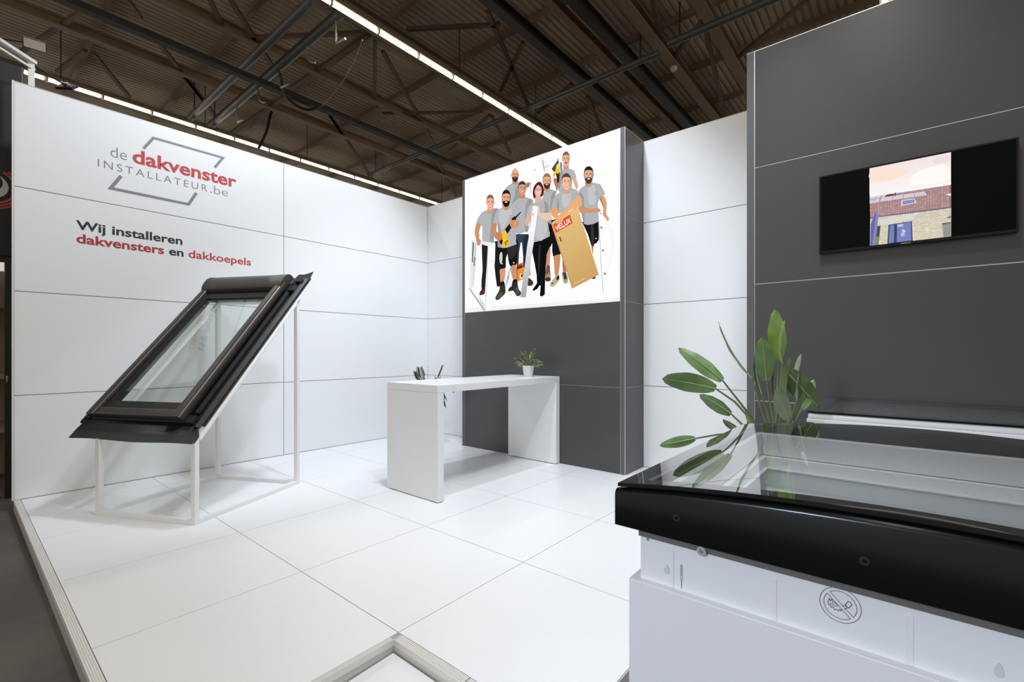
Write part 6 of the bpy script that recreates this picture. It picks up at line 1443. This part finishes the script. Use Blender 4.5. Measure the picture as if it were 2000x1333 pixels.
# ------------------------------------------------------------------ curved skylight on its plinth (nearest)
p1 = MB().box(5.9425, 7.16, -4.229, -3.0, -.099, .826).build('display_plinth', 'white', None, .002)
rebase(p1, (6.55, -3.61, -.099))
tag(p1, 'white box plinth under the curved black skylight nearest the camera', 'plinth')
SX0, SX1, SY0, SY1 = 5.912, 7.168, -4.247, -2.985
XM = (SX0 + SX1) / 2
HX = (SX1 - SX0) / 2
def zt(x):
    return 1.099 - .044 * ((x - XM) / HX) ** 2
sk = thing('curved_skylight', (XM, -3.616, .826), 'large black skylight with curved glass on a white moulded upstand', 'skylight')
ux0, ux1, uy0, uy1 = 5.965, 7.115, -4.207, -3.025
ups = MB()
ups.box(ux0, ux1, uy0, uy0 + .03, .826, .972)
ups.box(ux0, ux1, uy1 - .03, uy1, .826, .972)
ups.box(ux0, ux0 + .03, uy0 + .03, uy1 - .03, .826, .972)
ups.box(ux1 - .03, ux1, uy0 + .03, uy1 - .03, .826, .972)
up_o = ups.build('upstand', 'pvc', sk)
# moulded ribs, drip slots, knob, screws on the upstand
for x in (6.047, 6.274, 6.500, 6.727, 6.953):
    b = MB()
    outl = [(-.0055, 0), (.0055, 0), (.0055, .088)] + [(.0055 * math.cos(a), .088 + .0055 * math.sin(a)) for a in arc(6, 10, 170)] + [(-.0055, .088)]
    b.prism(outl, (x, uy0, .827), (1, 0, 0), (0, 0, 1), (0, -.0022, 0))
    b.build('moulded_rib', 'pvc', up_o, .0012)
for x in (6.035, 6.617):
    b = MB()
    outl = [(.0065 * math.cos(a), .006 * math.sin(a)) for a in arc(7, 180, 360)] + [(.006, .006), (.003, .016), (0, .0195), (-.003, .016), (-.006, .006)]
    b.prism(outl, (x, uy0, .862), (1, 0, 0), (0, 0, 1), (0, -.0025, 0))
    b.build('drip_slot', 'groove', up_o, .001)
MB().tube([(5.985, uy0 + .002, .930), (5.985, uy0 - .003, .930)], .0032, 10).build('screw', 'alu', up_o)
kn = MB().tube([(6.123, uy0 + .002, .941), (6.123, uy0 - .014, .941)], .011, 14).build('clip_knob', 'clear', up_o)
MB().tube([(6.123, uy0 - .013, .941), (6.123, uy0 - .016, .941)], .005, 10).build('screw', 'alu', kn)
# printed marks: knife symbol and no-open-flame symbol
def stroke(b, pts, w, close=False):
    pts = [Vector((x, uy0 - .0006, z)) for x, z in pts]
    if close:
        pts.append(pts[0])
    for p, q in zip(pts, pts[1:]):
        d = (q - p)
        if d.length < 1e-6:
            continue
        d.normalize()
        s = Vector((-d.z, 0, d.x)) * w / 2
        e = d * w * .3
        b.add([p - s - e, q - s + e, q + s + e, p + s - e], [(0, 1, 2, 3)])
b = MB()
stroke(b, [(6.069, .858), (6.069, .886), (6.0705, .889), (6.0725, .889), (6.074, .886), (6.074, .858), (6.0722, .852), (6.0708, .852)], .0009, True)
stroke(b, [(6.0715, .887), (6.0715, .862)], .0009)
stroke(b, [(6.0722, .852), (6.0722, .830), (6.0712, .834), (6.0710, .852)], .0007)
b.build('knife_symbol', 'mark', up_o)
b = MB()
cx_, cz_, r1, r2 = 6.3925, .9015, .0345, .0275
stroke(b, [(cx_ + r1 * math.cos(a), cz_ + r1 * math.sin(a)) for a in arc(49, 0, 360)], .0010)
for s in (0, 180):
    a0, a1 = -45 + 7 + s, 135 - 7 + s
    stroke(b, [(cx_ + r2 * math.cos(a), cz_ + r2 * math.sin(a)) for a in arc(25, a0, a1)], .0010, True)
# flame and torch drawn as simple outlines
fl = [(-.020, .001), (-.018, .008), (-.0165, .003), (-.014, .007), (-.012, .002), (-.009, .003), (-.006, .0), (-.003, -.003)]
stroke(b, [(cx_ + x, cz_ + z) for x, z in fl], .0011)
fl = [(-.021, .001), (-.019, -.006), (-.0165, -.004), (-.015, -.010), (-.012, -.008), (-.009, -.013), (-.006, -.010), (-.003, -.013), (-.001, -.009), (.0015, -.0115), (.002, -.0075)]
stroke(b, [(cx_ + x, cz_ + z) for x, z in fl], .0011)
for x, z in ((-.017, -.001), (-.013, -.004), (-.009, -.003), (-.013, .0)):
    stroke(b, [(cx_ + x, cz_ + z), (cx_ + x + .004, cz_ + z - .002)], .0010)
stroke(b, [(cx_ + .003, cz_ - .0005), (cx_ + .0085, cz_ + .002), (cx_ + .0115, cz_ - .002), (cx_ + .007, cz_ - .0065)], .0010)
stroke(b, [(cx_ + .0085, cz_ + .0035), (cx_ + .013, cz_ + .0115), (cx_ + .0165, cz_ + .0115), (cx_ + .0195, cz_ + .0075), (cx_ + .014, cz_ - .0015)], .0012, True)
b.build('no_flame_symbol', 'mark', up_o)
# taupe seal under the cover
b = MB()
for a in ((ux0 - .004, ux1 + .004, uy0 - .004, uy0 + .03), (ux0 - .004, ux1 + .004, uy1 - .03, uy1 + .004), (ux0 - .004, ux0 + .03, uy0 + .03, uy1 - .03), (ux1 - .03, ux1 + .004, uy0 + .03, uy1 - .03)):
    b.box(*a, .9345, .970)
b.build('seal', 'taupe', sk)
# black cover: four fascia boards, the front and back ones arched with the glass
ZB = .963
def fascia(y0, y1, out):
    n = 25
    xs = [SX0 + (SX1 - SX0) * k / (n - 1) for k in range(n)]
    t_ = .018
    ins = -out * t_
    prof = lambda x: [(y0, ZB), (y0, zt(x) - .012), (y0 - out * .004, zt(x) - .004), (y0 - out * .011, zt(x)), (y0 + ins * 2.2, zt(x) - .002), (y0 + ins * 2.2, ZB)]
    rows = [[Vector((x, y, z)) for y, z in prof(x)] for x in xs]
    b = MB()
    b.grid(rows, True, True)
    m = len(rows[0])
    b.add(rows[0], [tuple(range(m))])
    b.add(rows[-1], [tuple(range(m))[::-1]])
    o = b.build('fascia', 'black_gloss', sk)
    md = o.modifiers.new('edge', 'EDGE_SPLIT')
    md.split_angle = R(40)
    return o
fa = fascia(SY0, None, -1)
fascia(SY1, None, 1)
MB().box(SX0, SX0 + .04, SY0 + .04, SY1 - .04, ZB, zt(SX0) - .001).build('fascia', 'black_gloss', sk, .004)
MB().box(SX1 - .04, SX1, SY0 + .04, SY1 - .04, ZB, zt(SX0) - .001).build('fascia', 'black_gloss', sk, .004)
for x in (6.074, 6.434, 6.794):
    s_ = MB().tube([(x, SY0 + .001, 1.016), (x, SY0 - .0015, 1.016)], .0085, 16).build('screw_cap', 'black_matt', fa)
    MB().tube([(x, SY0 - .0014, 1.016), (x, SY0 - .003, 1.016)], .0035, 8).build('screw', 'black_gloss', s_)
# gap gasket between cover and glass
def arch_strip(x0, x1, y0, y1, dz0, dz1, name, m, par=None, n=25):
    xs = [x0 + (x1 - x0) * k / (n - 1) for k in range(n)]
    rows = [[Vector((x, y0, zt(x) + dz0)), Vector((x, y0, zt(x) + dz1)), Vector((x, y1, zt(x) + dz1)), Vector((x, y1, zt(x) + dz0))] for x in xs]
    b = MB()
    for i in range(n - 1):
        for k in range(4):
            a, c = rows[i], rows[i + 1]
            b.add([a[k], c[k], c[(k + 1) % 4], a[(k + 1) % 4]], [(3, 2, 1, 0)], False)
    b.add(rows[0], [(0, 1, 2, 3)])
    b.add(rows[-1], [(3, 2, 1, 0)])
    o = b.build(name, m, par or sk)
    o.data.validate()
    import bmesh as _b
    bm = _b.new()
    bm.from_mesh(o.data)
    _b.ops.remove_doubles(bm, verts=bm.verts, dist=1e-5)
    _b.ops.recalc_face_normals(bm, faces=bm.faces)
    for f in bm.faces:
        f.smooth = abs(f.normal.z) > .5
    bm.to_mesh(o.data)
    bm.free()
    md = o.modifiers.new('edge', 'EDGE_SPLIT')
    md.split_angle = R(40)
    return o
gi = .014
arch_strip(SX0 + gi + .01, SX1 - gi - .01, SY0 + gi + .008, SY0 + .05, -.006, .006, 'gap_gasket', 'rubber')
arch_strip(SX0 + gi + .01, SX1 - gi - .01, SY1 - .05, SY1 - gi - .008, -.006, .006, 'gap_gasket', 'rubber')
# curved glass: enamelled border and clear field
gx0, gx1, gy0, gy1 = SX0 + .006, SX1 - .006, SY0 + .004, SY1 - .004
bw, bf = .062, .045
arch_strip(gx0, gx1, gy0, gy0 + bf, .006, .015, 'glass_border', 'enamel', None, 41)
arch_strip(gx0, gx1, gy1 - bw, gy1, .006, .015, 'glass_border', 'enamel', None, 41)
arch_strip(gx0, gx0 + bw, gy0 + bf, gy1 - bw, .006, .015, 'glass_border', 'enamel', None, 6)
arch_strip(gx1 - bw, gx1, gy0 + bf, gy1 - bw, .006, .015, 'glass_border', 'enamel', None, 6)
n = 61
xs = [gx0 + bw + (gx1 - gx0 - 2 * bw) * k / (n - 1) for k in range(n)]
MB().grid([[Vector((x, y, zt(x) + .0149)) for y in (gy0 + bf, gy1 - bw)] for x in xs], True).build('curved_pane', 'pane_dome', sk)
# inside: black ring, white lining in two steps, inner pane
def ring(x0, x1, y0, y1, w, z0, z1, name, m, bev=0.0):
    b = MB()
    b.box(x0, x1, y0, y0 + w, z0, z1)
    b.box(x0, x1, y1 - w, y1, z0, z1)
    b.box(x0, x0 + w, y0 + w, y1 - w, z0, z1)
    b.box(x1 - w, x1, y0 + w, y1 - w, z0, z1)
    return b.build(name, m, sk, bev)
ring(SX0 + .041, SX1 - .041, SY0 + .041, SY1 - .041, .042, 1.0, 1.052, 'inner_ring', 'black_matt')
ring(SX0 + .084, SX1 - .084, SY0 + .084, SY1 - .084, .022, .958, 1.054, 'lining', 'pvc', .006)
ring(SX0 + .096, SX1 - .096, SY0 + .096, SY1 - .096, .03, .905, .957, 'lower_lining', 'pvc', .003)
ring(SX0 + .124, SX1 - .124, SY0 + .124, SY1 - .124, .012, .906, .912, 'pane_bead', 'pvc')
MB().box(SX0 + .124, SX1 - .124, SY0 + .124, SY1 - .124, .897, .903).build('inner_pane', 'pane_low', sk)

# ------------------------------------------------------------------ second skylight by the dark wall
p2 = MB().box(6.09, 7.27, -2.04, -1.08, .0005, .82).build('display_plinth', 'white', None, .002)
rebase(p2, (6.68, -1.56, .0005))
tag(p2, 'white box plinth under the flat glass skylight by the dark wall', 'plinth')
s2 = thing('flat_skylight', (6.68, -1.56, .82), 'flat glass skylight with white sash below the television', 'skylight')
ax0, ax1, ay0, ay1 = 6.056, 7.30, -2.074, -1.055
def ring2(x0, x1, y0, y1, w, z0, z1, name, m, bev=0.0, seg=2):
    b = MB()
    b.box(x0, x1, y0, y0 + w, z0, z1)
    b.box(x0, x1, y1 - w, y1, z0, z1)
    b.box(x0, x0 + w, y0 + w, y1 - w, z0, z1)
    b.box(x1 - w, x1, y0 + w, y1 - w, z0, z1)
    return b.build(name, m, s2, bev, seg)
ring2(ax0 + .03, ax1 - .03, ay0 + .03, ay1 - .02, .03, .82, .985, 'upstand', 'pvc')
ring2(ax0 - .004, ax1 + .004, ay0 - .004, ay1 + .004, .06, .985, 1.006, 'base_frame', 'pvc', .003)
# rounded white sash front
ring2(ax0 + .002, ax1 - .002, ay0 + .002, ay1 - .002, .055, 1.006, 1.041, 'sash', 'pvc', .012, 4)
ring2(ax0, ax1, ay0, ay1, .075, 1.042, 1.052, 'glass_border', 'enamel')
MB().box(ax0 + .075, ax1 - .075, ay0 + .075, ay1 - .075, 1.043, 1.0515).build('flat_pane', 'pane_dome', s2)
ring2(ax0 + .075, ax1 - .075, ay0 + .075, ay1 - .075, .03, .93, 1.040, 'lining', 'pvc')
MB().box(ax0 + .11, ax1 - .11, ay0 + .2, ay0 + .225, .935, .96).build('drive_chain', 'joint', s2)
MB().box(ax0 + .105, ax1 - .105, ay0 + .105, ay1 - .105, .93, .936).build('inner_pane', 'pane_low', s2)

# ------------------------------------------------------------------ neighbouring stand and floodlights at the far edge
nb = thing('exhibition_booth', (-.85, -5.4, -.1), 'black neighbouring stand with red ringed emblem beyond the white wall', 'booth')
MB().box(-1.1, -.62, -6.6, -4.85, 2.38, 4.40).build('fascia', 'banner', nb, .02)
MB().box(-.74, -.62, -4.985, -4.86, -.1, 2.38).build('door_post', 'banner', nb)
MB().tube([(-.615, -4.972, 1.10), (-.575, -4.972, 1.10), (-.575, -4.972, 1.16)], .008, 8).build('door_handle', 'alu', nb)
MB().box(-2.2, -2.1, -7, -4.4, -.1, 2.4).build('back_panel', 'wood', nb)
for z in (.5, 1.1, 1.9):
    MB().box(-2.1, -1.3, -6.4, -4.5, z, z + .05).build('shelf', 'wood', nb)
MB().box(-1.35, -1.3, -4.55, -4.5, -.1, 2.38).build('post', 'banner_white', nb)
em = Vector((-.619, -5.085, 3.09))
def ringarc(r0, r1, a0, a1, m, name, n=26):
    b = MB()
    A = arc(n, a0, a1)
    b.grid([[em + Vector((0, r * math.cos(a), r * math.sin(a))) for r in (r0, r1)] for a in A], False)
    b.build(name, m, nb)
for k, (r0, r1) in enumerate(((.165, .185), (.195, .213), (.222, .238))):
    ringarc(r0, r1, -140, 60 - 6 * k, 'banner_red', 'emblem_ring')
b = MB()
A = arc(22, -150, 62)
b.grid([[em + Vector((0, .125 * math.cos(a), .125 * math.sin(a))), em + Vector((0, (.125 - .06 * math.sin(math.pi * i / 21)) * math.cos(a) - .0, (.125 - .06 * math.sin(math.pi * i / 21)) * math.sin(a)))] for i, a in enumerate(A)], False)
b.build('emblem_crescent', 'banner_white', nb)

fr = thing('railing_frame', (-.31, -4.82, -.1), 'slim aluminium railing frame behind the end of the white wall', 'frame')
MB().box(-.335, -.290, -4.845, -4.800, -.1, 4.33).build('post', 'alu_matt', fr)
MB().box(-.350, -.335, -4.84, -4.80, -.1, 4.33).build('post', 'alu_matt', fr)
MB().bar((-.31, -4.80, 4.335), (-.06, -5.06, 4.335), .05, .03).build('rail', 'alu_matt', fr)
MB().bar((-.32, -4.80, 4.27), (-.07, -5.06, 4.27), .02, .02).build('rail', 'alu_matt', fr)
def floodlight(base, head, label, face):
    base, head = Vector(base), Vector(head)
    o = thing('floodlight', base, label, 'floodlight', 'arm floodlights of the neighbouring stand')
    MB().tube([base, head], .009, 8).build('arm', 'black_matt', o)
    fx = Vector(face).normalized()
    sx = fx.cross(Vector((0, 0, 1))).normalized()
    ux = sx.cross(fx)
    h = MB().frame_box(head - sx * .085 - ux * .05, sx * .17, ux * .10, fx * .03).build('lamp_head', 'black_matt', o, .004)
    MB().frame_box(head - sx * .078 - ux * .043 + fx * .0305, sx * .156, ux * .086, fx * .002).build('lamp_face', 'flood', h)
    MB().tube([head - fx * .02 - sx * .03, head - fx * .02 + sx * .03], .014, 8).build('hinge', 'alu', h)
    return o
floodlight((-.62, -5.03, 4.6), (-.40, -4.79, 4.57), 'arm floodlight with beige face sticking out over the railing', (.75, -.1, -.6))
floodlight((-.33, -4.80, 4.32), (-.51, -4.55, 4.29), 'dark arm floodlight hanging in front of the strip light', (-.5, .5, -.75))
